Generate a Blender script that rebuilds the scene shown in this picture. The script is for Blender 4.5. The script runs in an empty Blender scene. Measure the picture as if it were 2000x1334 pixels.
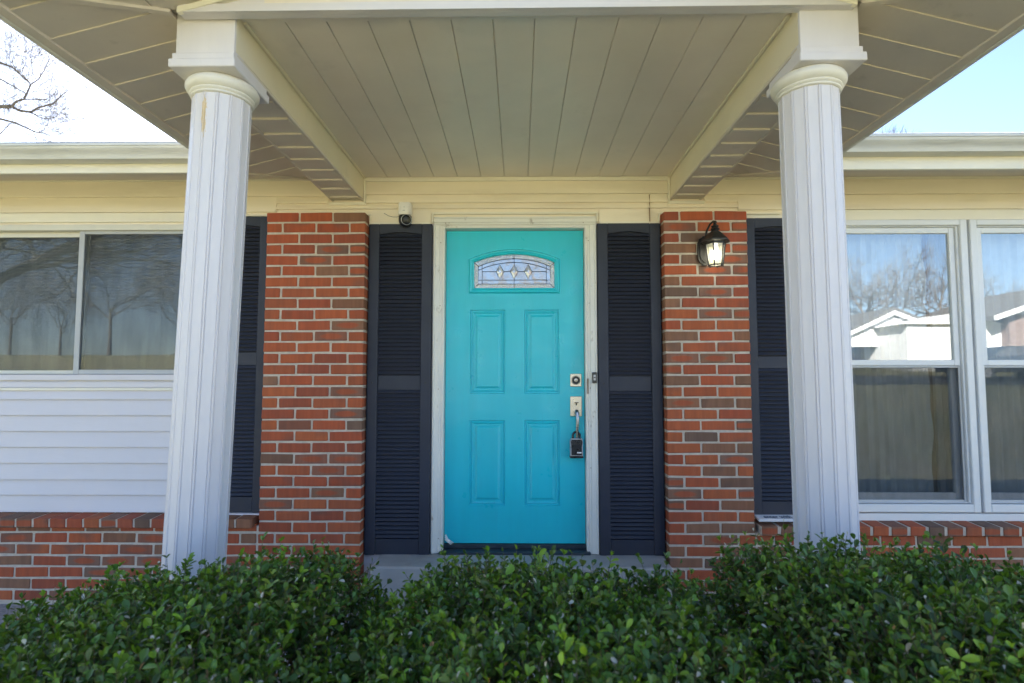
import bpy, bmesh, math, random
import numpy as np
from mathutils import Vector, Matrix
random.seed(11); rng = np.random.default_rng(11)
R = math.radians
SC = bpy.context.scene
COL = SC.collection

# ------------------------------------------------------------------ camera, sky, sun, exposure
F = 1100.0; CZ = 1.42; PITCH = math.atan(70 / F); YAW = math.atan(14 / F)
cam = bpy.data.cameras.new('camera'); cam.sensor_width = 36; cam.lens = 36 * F / 2000
cam.clip_start = 0.05; cam.clip_end = 2000
cam.dof.use_dof = True; cam.dof.focus_distance = 3.6; cam.dof.aperture_fstop = 5.0
camo = bpy.data.objects.new('camera', cam); COL.objects.link(camo)
camo.location = (0, 0, CZ); camo.rotation_euler = (math.pi / 2 + PITCH, 0, YAW)
SC.camera = camo

SUN_EL, SUN_AZ = R(34), R(-26)        # azimuth from +Y towards +X (sun stands behind the house, to the left)
w = bpy.data.worlds.new('World'); SC.world = w; w.use_nodes = True
nt = w.node_tree; nt.nodes.clear()
sky = nt.nodes.new('ShaderNodeTexSky'); sky.sky_type = 'NISHITA'; sky.sun_disc = False
sky.sun_elevation = SUN_EL; sky.sun_rotation = SUN_AZ
sky.air_density = 0.7; sky.dust_density = 0.4; sky.ozone_density = 0.7
bg = nt.nodes.new('ShaderNodeBackground'); bg.inputs['Strength'].default_value = 0.05
ow = nt.nodes.new('ShaderNodeOutputWorld')
nt.links.new(sky.outputs[0], bg.inputs[0]); nt.links.new(bg.outputs[0], ow.inputs[0])
sl = bpy.data.lights.new('sun', 'SUN'); sl.energy = 5.0; sl.angle = R(0.53); sl.color = (1.0, 0.95, 0.88)
so = bpy.data.objects.new('sun', sl); COL.objects.link(so)
sd = Vector((math.sin(SUN_AZ) * math.cos(SUN_EL), math.cos(SUN_AZ) * math.cos(SUN_EL), math.sin(SUN_EL)))
so.rotation_euler = sd.to_track_quat('Z', 'Y').to_euler(); so.location = (-6, 14, 12)
vs = SC.view_settings; vs.view_transform = 'Standard'; vs.look = 'None'; vs.gamma = 1; vs.exposure = 3.25
SC.cycles.max_bounces = 10; SC.cycles.diffuse_bounces = 5; SC.cycles.transparent_max_bounces = 12
SC.cycles.use_denoising = True

# ------------------------------------------------------------------ pixel -> place (pixels of the 2000 px photograph)
_f = Vector((-math.sin(YAW) * math.cos(PITCH), math.cos(YAW) * math.cos(PITCH), math.sin(PITCH)))
_r = Vector((math.cos(YAW), math.sin(YAW), 0)); _u = _r.cross(_f)
def ray(px, py): return _f + _r * ((px - 1000) / F) - _u * ((py - 667) / F)
def P(px, py, Y):
    d = ray(px, py); t = Y / d.y
    return d.x * t, CZ + d.z * t
def PX(px, py, Y): return P(px, py, Y)[0]
def PZ(px, py, Y): return P(px, py, Y)[1]

# ------------------------------------------------------------------ mesh collecting
class MB:
    def __init__(s): s.v = []; s.f = []
    def add(s, vs_, fs):
        o = len(s.v); s.v += [tuple(v) for v in vs_]; s.f += [[i + o for i in f] for f in fs]; return s
    def box(s, x0, x1, y0, y1, z0, z1, c=0.0, jit=0.0):
        if x0 > x1: x0, x1 = x1, x0
        if y0 > y1: y0, y1 = y1, y0
        if z0 > z1: z0, z1 = z1, z0
        lo, hi = (x0, y0, z0), (x1, y1, z1)
        if c <= 0:
            vs_ = [(x, y, z) for x in (x0, x1) for y in (y0, y1) for z in (z0, z1)]
            return s.add(vs_, [(0, 1, 3, 2), (4, 6, 7, 5), (0, 4, 5, 1), (2, 3, 7, 6), (0, 2, 6, 4), (1, 5, 7, 3)])
        c = min(c, .45 * min(x1 - x0, y1 - y0, z1 - z0))
        vs_ = []; idx = {}
        for cx in (0, 1):
            for cy in (0, 1):
                for cz in (0, 1):
                    cc = (cx, cy, cz)
                    for a in range(3):
                        p = [0, 0, 0]
                        for k in range(3):
                            e = 0 if k == a else c
                            p[k] = (hi[k] - e) if cc[k] else (lo[k] + e)
                            if jit: p[k] += random.uniform(-jit, jit)
                        idx[(cc, a)] = len(vs_); vs_.append(p)
        fs = []
        for a in range(3):
            b, d = [k for k in range(3) if k != a]
            for sgn in (0, 1):
                q = []
                for (i, j) in ((0, 0), (1, 0), (1, 1), (0, 1)):
                    cc = [0, 0, 0]; cc[a] = sgn; cc[b] = i; cc[d] = j
                    q.append(idx[(tuple(cc), a)])
                fs.append(q)
        for e in range(3):
            a, b = [k for k in range(3) if k != e]
            for i in (0, 1):
                for j in (0, 1):
                    c0 = [0, 0, 0]; c0[a] = i; c0[b] = j; c1 = list(c0); c1[e] = 1
                    c0, c1 = tuple(c0), tuple(c1)
                    fs.append([idx[(c0, a)], idx[(c0, b)], idx[(c1, b)], idx[(c1, a)]])
        for cx in (0, 1):
            for cy in (0, 1):
                for cz in (0, 1):
                    fs.append([idx[((cx, cy, cz), a)] for a in range(3)])
        return s.add(vs_, fs)
    def prism(s, prof, axis, a, b):
        """closed 2D profile swept along an axis: 'x' profile=(y,z), 'y' profile=(x,z), 'z' profile=(x,y)"""
        def mk(p, t):
            return (t, p[0], p[1]) if axis == 'x' else (p[0], t, p[1]) if axis == 'y' else (p[0], p[1], t)
        n = len(prof)
        vs_ = [mk(p, a) for p in prof] + [mk(p, b) for p in prof]
        fs = [[i, (i + 1) % n, n + (i + 1) % n, n + i] for i in range(n)] + [list(range(n)), list(range(n, 2 * n))]
        return s.add(vs_, fs)
    def plate(s, poly, zf, th):
        """plan polygon, underside height zf(x,y), thickness th"""
        n = len(poly)
        vs_ = [(x, y, zf(x, y)) for x, y in poly] + [(x, y, zf(x, y) + th) for x, y in poly]
        fs = [[i, (i + 1) % n, n + (i + 1) % n, n + i] for i in range(n)] + [list(range(n)), list(range(n, 2 * n))]
        return s.add(vs_, fs)
    def tube(s, pts, rad, seg=8, cap=True):
        pts = [Vector(p) for p in pts]; n = len(pts)
        if not hasattr(rad, '__len__'): rad = [rad] * n
        vs_ = []; ref = None
        for i, p in enumerate(pts):
            t = (pts[min(i + 1, n - 1)] - pts[max(i - 1, 0)])
            if t.length < 1e-9: t = Vector((0, 0, 1))
            t.normalize()
            if ref is None:
                ref = t.orthogonal().normalized()
            ref = ref - t * ref.dot(t)
            if ref.length < 1e-6: ref = t.orthogonal()
            ref.normalize(); b = t.cross(ref)
            for k in range(seg):
                a = 2 * math.pi * k / seg
                vs_.append(p + (ref * math.cos(a) + b * math.sin(a)) * rad[i])
        fs = []
        for i in range(n - 1):
            for k in range(seg):
                k2 = (k + 1) % seg
                fs.append([i * seg + k, i * seg + k2, (i + 1) * seg + k2, (i + 1) * seg + k])
        if cap: fs += [list(range(seg)), list(range((n - 1) * seg, n * seg))]
        return s.add(vs_, fs)
    def lathe(s, prof, c=(0, 0, 0), seg=32, axis='z', cap=True):
        vs_ = []; n = len(prof)
        for (r, h) in prof:
            for k in range(seg):
                a = 2 * math.pi * k / seg; x, y = r * math.cos(a), r * math.sin(a)
                if axis == 'z': vs_.append((c[0] + x, c[1] + y, c[2] + h))
                elif axis == 'y': vs_.append((c[0] + x, c[1] + h, c[2] + y))
                else: vs_.append((c[0] + h, c[1] + x, c[2] + y))
        fs = []
        for i in range(n - 1):
            for k in range(seg):
                k2 = (k + 1) % seg
                fs.append([i * seg + k, i * seg + k2, (i + 1) * seg + k2, (i + 1) * seg + k])
        if cap: fs += [list(range(seg)), list(range((n - 1) * seg, n * seg))]
        return s.add(vs_, fs)

def mesh(name, mb, smooth=False):
    me = bpy.data.meshes.new(name); me.from_pydata(mb.v, [], mb.f)
    bm = bmesh.new(); bm.from_mesh(me)
    bmesh.ops.recalc_face_normals(bm, faces=bm.faces); bm.to_mesh(me); bm.free()
    if smooth:
        me.polygons.foreach_set('use_smooth', [True] * len(me.polygons))
        try: me.set_sharp_from_angle(angle=R(35))
        except Exception: pass
    return me
def link(name, me, m=None, parent=None, loc=None, rot=None):
    o = bpy.data.objects.new(name, me); COL.objects.link(o)
    if m is not None and me is not None and not me.materials: me.materials.append(M[m] if isinstance(m, str) else m)
    if parent is not None:
        o.parent = parent
        if parent.type == 'EMPTY' and parent.get('world_parts'):
            o.matrix_parent_inverse = Matrix.Translation(-Vector(parent.location))
    if loc is not None: o.location = loc
    if rot is not None: o.rotation_euler = rot
    return o
def obj(name, mb, m, parent=None, smooth=False, **k):
    return link(name, mesh(name, mb, smooth), m, parent, **k)
def tag(o, label=None, cat=None, group=None, kind=None):
    if label: o['label'] = label
    if cat: o['category'] = cat
    if group: o['group'] = group
    if kind: o['kind'] = kind
    return o
def thing(name, label, cat, loc=(0, 0, 0), rot=(0, 0, 0), group=None, world_parts=False):
    o = bpy.data.objects.new(name, None); COL.objects.link(o); o.empty_display_size = .1
    o.location = loc; o.rotation_euler = rot
    if world_parts: o['world_parts'] = 1
    return tag(o, label, cat, group)

# ------------------------------------------------------------------ materials
M = {}
def nodes_of(name):
    m = bpy.data.materials.new(name); m.use_nodes = True; M[name] = m
    n = m.node_tree.nodes; l = m.node_tree.links
    return m, n, l, n['Principled BSDF']
def N(n, t, **k):
    x = n.new(t)
    for a, b in k.items(): setattr(x, a, b)
    return x
def noise(n, l, coord, scale, detail=4, rough=.55, stretch=None):
    if stretch:
        mp = N(n, 'ShaderNodeMapping'); mp.inputs['Scale'].default_value = stretch
        l.new(coord, mp.inputs['Vector']); coord = mp.outputs[0]
    t = N(n, 'ShaderNodeTexNoise'); t.inputs['Scale'].default_value = scale
    t.inputs['Detail'].default_value = detail; t.inputs['Roughness'].default_value = rough
    l.new(coord, t.inputs['Vector']); return t.outputs['Fac']
def ramp(n, l, fac, a, b, ca=(0, 0, 0, 1), cb=(1, 1, 1, 1)):
    r = N(n, 'ShaderNodeValToRGB'); r.color_ramp.elements[0].position = a; r.color_ramp.elements[1].position = b
    r.color_ramp.elements[0].color = ca; r.color_ramp.elements[1].color = cb
    l.new(fac, r.inputs[0]); return r.outputs[0]
def mix(n, l, fac, a, b, mode='MIX'):
    x = N(n, 'ShaderNodeMix'); x.data_type = 'RGBA'; x.blend_type = mode
    for sock, v in ((x.inputs['Factor'], fac), (x.inputs['A'], a), (x.inputs['B'], b)):
        pass
    ins = [s for s in x.inputs if s.enabled]
    for s, v in zip((ins[0], ins[1], ins[2]), (fac, a, b)):
        if hasattr(v, 'is_linked') or hasattr(v, 'node'): l.new(v, s)
        elif isinstance(v, (int, float)): s.default_value = v
        else: s.default_value = (*v[:3], 1)
    return [o for o in x.outputs if o.enabled][0]
def c4(c): return (c[0], c[1], c[2], 1)
def paint(name, base, rough=.5, var=.07, scale=5, bump=.03, bscale=90, dirt=None, dirt_amt=.5, dscale=3, stretch=None,
          dlo=.55, dhi=.75, metallic=0, coord='Object', spec=.5, wave=None):
    m, n, l, b = nodes_of(name)
    tc = N(n, 'ShaderNodeTexCoord').outputs[coord]
    f = noise(n, l, tc, scale, 5, .6, stretch)
    col = ramp(n, l, f, .3, .7, c4([x * (1 - var) for x in base]), c4([min(1, x * (1 + var)) for x in base]))
    if dirt:
        d = noise(n, l, tc, dscale, 8, .65, stretch)
        dm = ramp(n, l, d, dlo, dhi, (0, 0, 0, 1), (dirt_amt,) * 3 + (1,))
        col = mix(n, l, dm, col, dirt)
    l.new(col, b.inputs['Base Color'])
    b.inputs['Roughness'].default_value = rough; b.inputs['Metallic'].default_value = metallic
    b.inputs['Specular IOR Level'].default_value = spec
    rr = ramp(n, l, noise(n, l, tc, scale * 4, 3), .3, .7, (max(0, rough - .06),) * 3 + (1,), (min(1, rough + .08),) * 3 + (1,))
    l.new(rr, b.inputs['Roughness'])
    if wave:
        b2 = N(n, 'ShaderNodeBump'); b2.inputs['Strength'].default_value = 1; b2.inputs['Distance'].default_value = wave
        l.new(noise(n, l, tc, 2.6, 2, .5), b2.inputs['Height']); l.new(b2.outputs[0], b.inputs['Normal'])
    if bump:
        bp = N(n, 'ShaderNodeBump'); bp.inputs['Strength'].default_value = bump * 10 if bump < .1 else 1
        bp.inputs['Distance'].default_value = .002
        l.new(noise(n, l, tc, bscale, 4, .6, stretch), bp.inputs['Height']); l.new(bp.outputs[0], b.inputs['Normal'])
        if wave: l.new(b2.outputs[0], bp.inputs['Normal'])
    return m
paint('column_paint', (.70, .675, .71), .45, .05, 6, .03, 60, dirt=(.5, .47, .42), dirt_amt=.4, dscale=7, stretch=(1, 1, .12), dlo=.56, dhi=.8)
paint('trim_cream', (.82, .78, .67), .45, .05, 4, .02, 80, dirt=(.45, .38, .27), dirt_amt=.35, dscale=6, stretch=(.25, 1, 1), dlo=.58, dhi=.8)
paint('siding_warm_lit', (.86, .78, .64), .5, .05, 4, .03, 140, dirt=(.42, .34, .22), dirt_amt=.35, dscale=5, stretch=(.2, 1, 1.5), dlo=.55, dhi=.8, wave=.03)  # white vinyl siding, warm bounce light from the ground painted into its colour
paint('siding_white', (.68, .655, .69), .45, .04, 4, .03, 140, dirt=(.5, .46, .4), dirt_amt=.25, dscale=4, stretch=(.15, 1, 1.5), dlo=.58, dhi=.8, wave=.03)
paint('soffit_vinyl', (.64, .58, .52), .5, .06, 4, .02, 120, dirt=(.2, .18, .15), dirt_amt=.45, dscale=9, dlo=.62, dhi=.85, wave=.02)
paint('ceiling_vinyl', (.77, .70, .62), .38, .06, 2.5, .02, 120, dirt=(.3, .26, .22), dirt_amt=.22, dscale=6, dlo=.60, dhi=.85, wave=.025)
paint('beam_paint', (.74, .68, .54), .45, .04, 4, .02, 80, dirt=(.4, .36, .28), dirt_amt=.3, dscale=7, dlo=.6, dhi=.85, wave=.02)
paint('door_frame_paint', (.74, .73, .68), .45, .04, 6, .04, 80, dirt=(.3, .25, .19), dirt_amt=.75, dscale=14, dlo=.62, dhi=.72, stretch=(1, 1, .6))
paint('door_teal', (.018, .55, .67), .33, .05, 3, .035, 70, stretch=(3, 1, .25), dirt=(.05, .43, .55), dirt_amt=.4, dscale=5, dlo=.6, dhi=.8, wave=.012)
paint('shutter_paint', (.021, .026, .045), .55, .12, 6, .04, 120, dirt=(.09, .09, .1), dirt_amt=.5, dscale=26, dlo=.66, dhi=.78)
paint('mortar', (.54, .475, .40), .9, .16, 24, .09, 260, dirt=(.33, .29, .25), dirt_amt=.5, dscale=9)
paint('gutter_metal', (.68, .67, .62), .35, .05, 4, .02, 80, dirt=(.3, .3, .27), dirt_amt=.55, dscale=10, stretch=(.2, 1, 3), dlo=.5, dhi=.75, wave=.02)
paint('gutter_guard', (.35, .37, .4), .5, .3, 60, .05, 200)
paint('window_vinyl', (.74, .75, .76), .35, .03, 4, .02, 80, dirt=(.5, .48, .44), dirt_amt=.2, dscale=8)
paint('window_grey', (.46, .47, .48), .4, .05, 4, .02, 80)
paint('window_cream', (.70, .68, .60), .4, .04, 4, .02, 80, dirt=(.5, .46, .38), dirt_amt=.25, dscale=8)
paint('blind_slat', (.74, .73, .71), .5, .04, 4, .01)
paint('curtain_cloth', (.50, .54, .60), .85, .06, 20, .05, 300)
paint('interior_paint', (.22, .21, .2), .8, .05, 3, 0)
paint('roof_shingle', (.10, .095, .09), .9, .3, 30, .09, 90)
paint('concrete', (.35, .35, .35), .85, .1, 6, .08, 160, dirt=(.16, .16, .16), dirt_amt=.6, dscale=4, dlo=.5, dhi=.8)
paint('threshold_metal', (.03, .045, .06), .4, .3, 10, .03)
paint('black_metal', (.018, .017, .017), .42, .2, 20, .05, 140, dirt=(.07, .06, .05), dirt_amt=.5, dscale=30)
paint('black_plastic', (.012, .013, .018), .3, .1, 10, 0)
paint('dark_grey_plastic', (.06, .06, .065), .4, .1, 10, 0)
paint('white_plastic', (.80, .78, .76), .4, .02, 10, 0)
paint('silver_plastic', (.42, .43, .47), .3, .06, 10, 0, metallic=.3)
paint('satin_nickel', (.62, .55, .46), .32, .05, 30, .02, 200, metallic=.75)
paint('bright_steel', (.32, .33, .36), .3, .05, 30, 0, metallic=1)
paint('capital_paint', (.74, .71, .64), .42, .04, 8, .02, 80, dirt=(.5, .44, .34), dirt_amt=.4, dscale=9)
paint('brown_wood', (.22, .13, .07), .7, .2, 12, .05)
paint('lens_glass', (.006, .006, .008), .05, .0, 4, 0)
paint('label_white', (.75, .75, .78), .5, .03, 20, 0)
paint('ink', (.03, .06, .12), .6, .05, 20, 0)
paint('lead_came', (.05, .055, .065), .4, .1, 20, .02, metallic=.6)
paint('bark', (.11, .095, .085), .9, .25, 14, .09, 50)
paint('twig', (.10, .075, .05), .85, .2, 30, .05)
paint('asphalt', (.055, .055, .055), .9, .15, 3, .08, 120)
paint('brick_far', (.17, .12, .10), .85, .2, 6, .05)
paint('far_white', (.52, .52, .51), .6, .04, 3, 0)
paint('far_dark', (.05, .05, .055), .4, .2, 3, 0)
paint('car_paint', (.03, .035, .04), .2, .05, 3, 0)
paint('tyre', (.02, .02, .02), .8, .1, 10, 0)
paint('gravel', (.30, .29, .29), .95, .35, 45, .09, 70, dirt=(.12, .11, .1), dirt_amt=.6, dscale=25)
paint('mulch', (.06, .045, .035), .95, .35, 40, .09, 60)
# paint peeling off the left column, its own shape
def column_peeled():
    m, n, l, b = nodes_of('column_paint_peeled')
    tc = N(n, 'ShaderNodeTexCoord').outputs['Object']
    col = ramp(n, l, noise(n, l, tc, 6, 5, .6, (1, 1, .12)), .3, .7, (.67, .645, .68, 1), (.74, .715, .75, 1))
    sx = N(n, 'ShaderNodeSeparateXYZ'); l.new(tc, sx.inputs[0])
    def band(sock, c, wd):
        s = N(n, 'ShaderNodeMath', operation='SUBTRACT'); l.new(sock, s.inputs[0]); s.inputs[1].default_value = c
        a = N(n, 'ShaderNodeMath', operation='ABSOLUTE'); l.new(s.outputs[0], a.inputs[0])
        q = N(n, 'ShaderNodeMath', operation='DIVIDE'); l.new(a.outputs[0], q.inputs[0]); q.inputs[1].default_value = wd
        return q.outputs[0]
    gx = band(sx.outputs['X'], -.014, .016); gz = band(sx.outputs['Z'], -.10, .11)
    mx = N(n, 'ShaderNodeMath', operation='MAXIMUM'); l.new(gx, mx.inputs[0]); l.new(gz, mx.inputs[1])
    ad = N(n, 'ShaderNodeMath', operation='ADD'); l.new(mx.outputs[0], ad.inputs[0])
    nm = N(n, 'ShaderNodeMath', operation='MULTIPLY'); l.new(noise(n, l, tc, 70, 6, .75, (1.6, 1, .7)), nm.inputs[0]); nm.inputs[1].default_value = 2.2; l.new(nm.outputs[0], ad.inputs[1])
    hf = N(n, 'ShaderNodeMath', operation='MULTIPLY'); l.new(ad.outputs[0], hf.inputs[0]); hf.inputs[1].default_value = .5
    msk = ramp(n, l, hf.outputs[0], .78, .82, (1, 1, 1, 1), (0, 0, 0, 1))
    # only on the front half
    fy = N(n, 'ShaderNodeMath', operation='LESS_THAN'); l.new(sx.outputs['Y'], fy.inputs[0]); fy.inputs[1].default_value = -.05
    mm = N(n, 'ShaderNodeMath', operation='MULTIPLY'); l.new(msk, mm.inputs[0]); l.new(fy.outputs[0], mm.inputs[1])
    l.new(mix(n, l, mm.outputs[0], col, (.70, .56, .36)), b.inputs['Base Color'])
    b.inputs['Roughness'].default_value = .45
column_peeled()
def brick_mat():
    m, n, l, b = nodes_of('brick')
    oi = N(n, 'ShaderNodeObjectInfo'); tc = N(n, 'ShaderNodeTexCoord').outputs['Object']
    rv = N(n, 'ShaderNodeMath', operation='MULTIPLY'); l.new(oi.outputs['Random'], rv.inputs[0]); rv.inputs[1].default_value = 40
    cv = N(n, 'ShaderNodeCombineXYZ')
    for i in range(3): l.new(rv.outputs[0], cv.inputs[i])
    va = N(n, 'ShaderNodeVectorMath', operation='ADD'); l.new(tc, va.inputs[0]); l.new(cv.outputs[0], va.inputs[1])
    co = va.outputs[0]
    f1 = noise(n, l, co, 22, 6, .65, (1, 1, .5)); f2 = noise(n, l, co, 9, 3, .5)
    base = mix(n, l, ramp(n, l, f1, .3, .72), oi.outputs['Color'], mix(n, l, .32, oi.outputs['Color'], (.18, .09, .06)))
    # fired flash: an oval heart of brighter red on the duller bricks
    sp = N(n, 'ShaderNodeSeparateXYZ'); l.new(tc, sp.inputs[0])
    def sq(s, k):
        a = N(n, 'ShaderNodeMath', operation='MULTIPLY'); l.new(s, a.inputs[0]); a.inputs[1].default_value = k
        q = N(n, 'ShaderNodeMath', operation='POWER'); l.new(a.outputs[0], q.inputs[0]); q.inputs[1].default_value = 2
        return q.outputs[0]
    ad = N(n, 'ShaderNodeMath', operation='ADD'); l.new(sq(sp.outputs['X'], 13.5), ad.inputs[0]); l.new(sq(sp.outputs['Z'], 50), ad.inputs[1])
    a2 = N(n, 'ShaderNodeMath', operation='ADD'); l.new(ad.outputs[0], a2.inputs[0])
    f3 = N(n, 'ShaderNodeMath', operation='MULTIPLY'); l.new(f2, f3.inputs[0]); f3.inputs[1].default_value = 1.1; l.new(f3.outputs[0], a2.inputs[1])
    h2 = N(n, 'ShaderNodeMath', operation='MULTIPLY'); l.new(a2.outputs[0], h2.inputs[0]); h2.inputs[1].default_value = .4
    oval = ramp(n, l, h2.outputs[0], .40, .66, (1, 1, 1, 1), (0, 0, 0, 1))
    mm = N(n, 'ShaderNodeMath', operation='MULTIPLY'); l.new(oval, mm.inputs[0]); l.new(oi.outputs['Alpha'], mm.inputs[1])
    col = mix(n, l, mm.outputs[0], base, (.36, .085, .035))
    # dark scorch and pale bloom
    st_ = ramp(n, l, noise(n, l, co, 34, 3, .6, (1, 1, .06)), .40, .66, (.90, .89, .88, 1), (1.08, 1.08, 1.09, 1))
    col = mix(n, l, 1.0, col, st_, 'MULTIPLY')
    sc = ramp(n, l, noise(n, l, co, 5, 2, .4), .60, .72, (0, 0, 0, 1), (.5, .5, .5, 1))
    col = mix(n, l, sc, col, (.12, .075, .06))
    bl = ramp(n, l, noise(n, l, co, 60, 5, .7), .66, .78, (0, 0, 0, 1), (.35, .35, .35, 1))
    col = mix(n, l, bl, col, (.5, .38, .3))
    l.new(col, b.inputs['Base Color']); b.inputs['Roughness'].default_value = .78
    bp = N(n, 'ShaderNodeBump'); bp.inputs['Strength'].default_value = .7; bp.inputs['Distance'].default_value = .0025
    l.new(noise(n, l, co, 130, 5, .7), bp.inputs['Height']); l.new(bp.outputs[0], b.inputs['Normal'])
brick_mat()
def glass_mat(name, ior=2.0, tint=(.9, .93, .93), rough=0.0, body=0.0, bodycol=(.6, .65, .7), wavy=0.0, wscale=3):
    m, n, l, b = nodes_of(name); n.remove(b); out = n['Material Output']
    r0 = ((ior - 1) / (ior + 1)) ** 2
    ge = N(n, 'ShaderNodeNewGeometry'); dt = N(n, 'ShaderNodeVectorMath', operation='DOT_PRODUCT'); l.new(ge.outputs['Incoming'], dt.inputs[0]); l.new(ge.outputs['Normal'], dt.inputs[1])
    ab = N(n, 'ShaderNodeMath', operation='ABSOLUTE'); l.new(dt.outputs['Value'], ab.inputs[0])
    om = N(n, 'ShaderNodeMath', operation='SUBTRACT'); om.inputs[0].default_value = 1; l.new(ab.outputs[0], om.inputs[1]); om.use_clamp = True
    pw = N(n, 'ShaderNodeMath', operation='POWER'); l.new(om.outputs[0], pw.inputs[0]); pw.inputs[1].default_value = 5
    fr = N(n, 'ShaderNodeMath', operation='MULTIPLY_ADD'); l.new(pw.outputs[0], fr.inputs[0]); fr.inputs[1].default_value = 1 - r0; fr.inputs[2].default_value = r0
    tr = N(n, 'ShaderNodeBsdfTransparent'); tr.inputs[0].default_value = c4(tint)
    gl = N(n, 'ShaderNodeBsdfGlossy'); gl.inputs['Roughness'].default_value = rough; gl.inputs[0].default_value = (1, 1, 1, 1)
    sh = tr
    if body:
        df = N(n, 'ShaderNodeBsdfDiffuse'); df.inputs[0].default_value = c4(bodycol)
        mb_ = N(n, 'ShaderNodeMixShader'); mb_.inputs[0].default_value = body
        l.new(tr.outputs[0], mb_.inputs[1]); l.new(df.outputs[0], mb_.inputs[2]); sh = mb_
    mx = N(n, 'ShaderNodeMixShader'); l.new(fr.outputs[0], mx.inputs[0]); l.new(sh.outputs[0], mx.inputs[1]); l.new(gl.outputs[0], mx.inputs[2])
    if wavy:
        tc = N(n, 'ShaderNodeTexCoord').outputs['Object']
        bp = N(n, 'ShaderNodeBump'); bp.inputs['Strength'].default_value = wavy; bp.inputs['Distance'].default_value = .01
        l.new(noise(n, l, tc, wscale, 2, .4), bp.inputs['Height'])
        l.new(bp.outputs[0], gl.inputs['Normal'])
    l.new(mx.outputs[0], out.inputs['Surface'])
glass_mat('window_glass', 2.1, wavy=.02, wscale=2.2)
glass_mat('lower_glass', 1.75, wavy=.02, wscale=2.2)
glass_mat('door_glass', 2.6, wavy=.05, wscale=9, body=.12)
glass_mat('rippled_glass', 2.6, wavy=.5, wscale=120, body=.35, bodycol=(.62, .66, .74), rough=.12)
glass_mat('bevel_glass', 2.8, wavy=.1, wscale=30, body=.25, bodycol=(.7, .73, .8))
glass_mat('lantern_glass', 1.5, tint=(.92, .93, .85), body=.35, bodycol=(.75, .74, .6), wavy=.3, wscale=60, rough=.2)
def screen_mat():
    m, n, l, b = nodes_of('insect_screen'); n.remove(b); out = n['Material Output']
    tr = N(n, 'ShaderNodeBsdfTransparent'); df = N(n, 'ShaderNodeBsdfDiffuse'); df.inputs[0].default_value = (.05, .055, .06, 1)
    mx = N(n, 'ShaderNodeMixShader'); tc = N(n, 'ShaderNodeTexCoord').outputs['Object']
    l.new(ramp(n, l, noise(n, l, tc, 14, 3, .6, (1, 1, .2)), .3, .7, (.26,) * 3 + (1,), (.34,) * 3 + (1,)), mx.inputs[0])
    l.new(tr.outputs[0], mx.inputs[1]); l.new(df.outputs[0], mx.inputs[2]); l.new(mx.outputs[0], out.inputs['Surface'])
screen_mat()
def bulb_mat():
    m, n, l, b = nodes_of('lit_bulb')
    b.inputs['Emission Color'].default_value = (1, .93, .78, 1); b.inputs['Emission Strength'].default_value = 2.6
    b.inputs['Base Color'].default_value = (.9, .9, .85, 1)
bulb_mat()
def leaf_mat():
    m, n, l, b = nodes_of('boxwood_leaf'); out = n['Material Output']
    at = N(n, 'ShaderNodeAttribute', attribute_name='leafcol')
    l.new(at.outputs['Color'], b.inputs['Base Color'])
    b.inputs['Roughness'].default_value = .33; b.inputs['Specular IOR Level'].default_value = .5
    tl = N(n, 'ShaderNodeBsdfTranslucent'); l.new(mix(n, l, .5, at.outputs['Color'], (.20, .32, .02)), tl.inputs[0])
    mx = N(n, 'ShaderNodeMixShader'); mx.inputs[0].default_value = .25
    l.new(b.outputs[0], mx.inputs[1]); l.new(tl.outputs[0], mx.inputs[2]); l.new(mx.outputs[0], out.inputs['Surface'])
leaf_mat()
def grass_mat():
    m, n, l, b = nodes_of('grass'); tc = N(n, 'ShaderNodeTexCoord').outputs['Object']
    a = ramp(n, l, noise(n, l, tc, .45, 6, .7), .35, .65, (.24, .25, .12, 1), (.41, .345, .20, 1))
    c = mix(n, l, ramp(n, l, noise(n, l, tc, 40, 4, .7), .35, .65, (0, 0, 0, 1), (.5, .5, .5, 1)), a, (.16, .16, .075))
    l.new(c, b.inputs['Base Color']); b.inputs['Roughness'].default_value = .95; b.inputs['Specular IOR Level'].default_value = .1
    bp = N(n, 'ShaderNodeBump'); bp.inputs['Distance'].default_value = .05; l.new(noise(n, l, tc, 60, 4, .7), bp.inputs['Height']); l.new(bp.outputs[0], b.inputs['Normal'])
grass_mat()

# ================================================================== THE SETTING
YD, YW, YB = 3.70, 3.64, 3.54                # door face, siding wall, brick face
def ground_z(x, y):
    t = max(0.0, -2.0 - y); z = .085 * min(t, 40) + .02 * max(0, t - 40)
    return z + (.04 * math.sin(x * .3) * math.cos(y * .23) if abs(x) > 8 or y < -3 else 0)
xs = [-400, -200, -100, -60] + list(np.arange(-40, 41, 2.0)) + [60, 100, 200, 400]
ys = [-400, -200, -120, -80, -60] + list(np.arange(-48, 22, 2.0)) + [40, 80, 160, 400]
g = MB(); nx = len(xs)
g.v = [(x, y, ground_z(x, y)) for y in ys for x in xs]
g.f = [[j * nx + i, j * nx + i + 1, (j + 1) * nx + i + 1, (j + 1) * nx + i] for j in range(len(ys) - 1) for i in range(nx - 1)]
tag(obj('lawn', g, 'grass'), 'wide front lawn of dormant grass rising towards the street', 'lawn', kind='structure')
st = MB(); sx = list(np.arange(-60, 61, 3.0))
st.v = [(x, y, ground_z(x, y) + .05) for y in (-19.0, -17.0, -15.0) for x in sx]
st.f = [[j * len(sx) + i, j * len(sx) + i + 1, (j + 1) * len(sx) + i + 1, (j + 1) * len(sx) + i] for j in range(2) for i in range(len(sx) - 1)]
tag(obj('road', st, 'asphalt'), 'asphalt street crossing in front of the yards', 'road', kind='structure')
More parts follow.
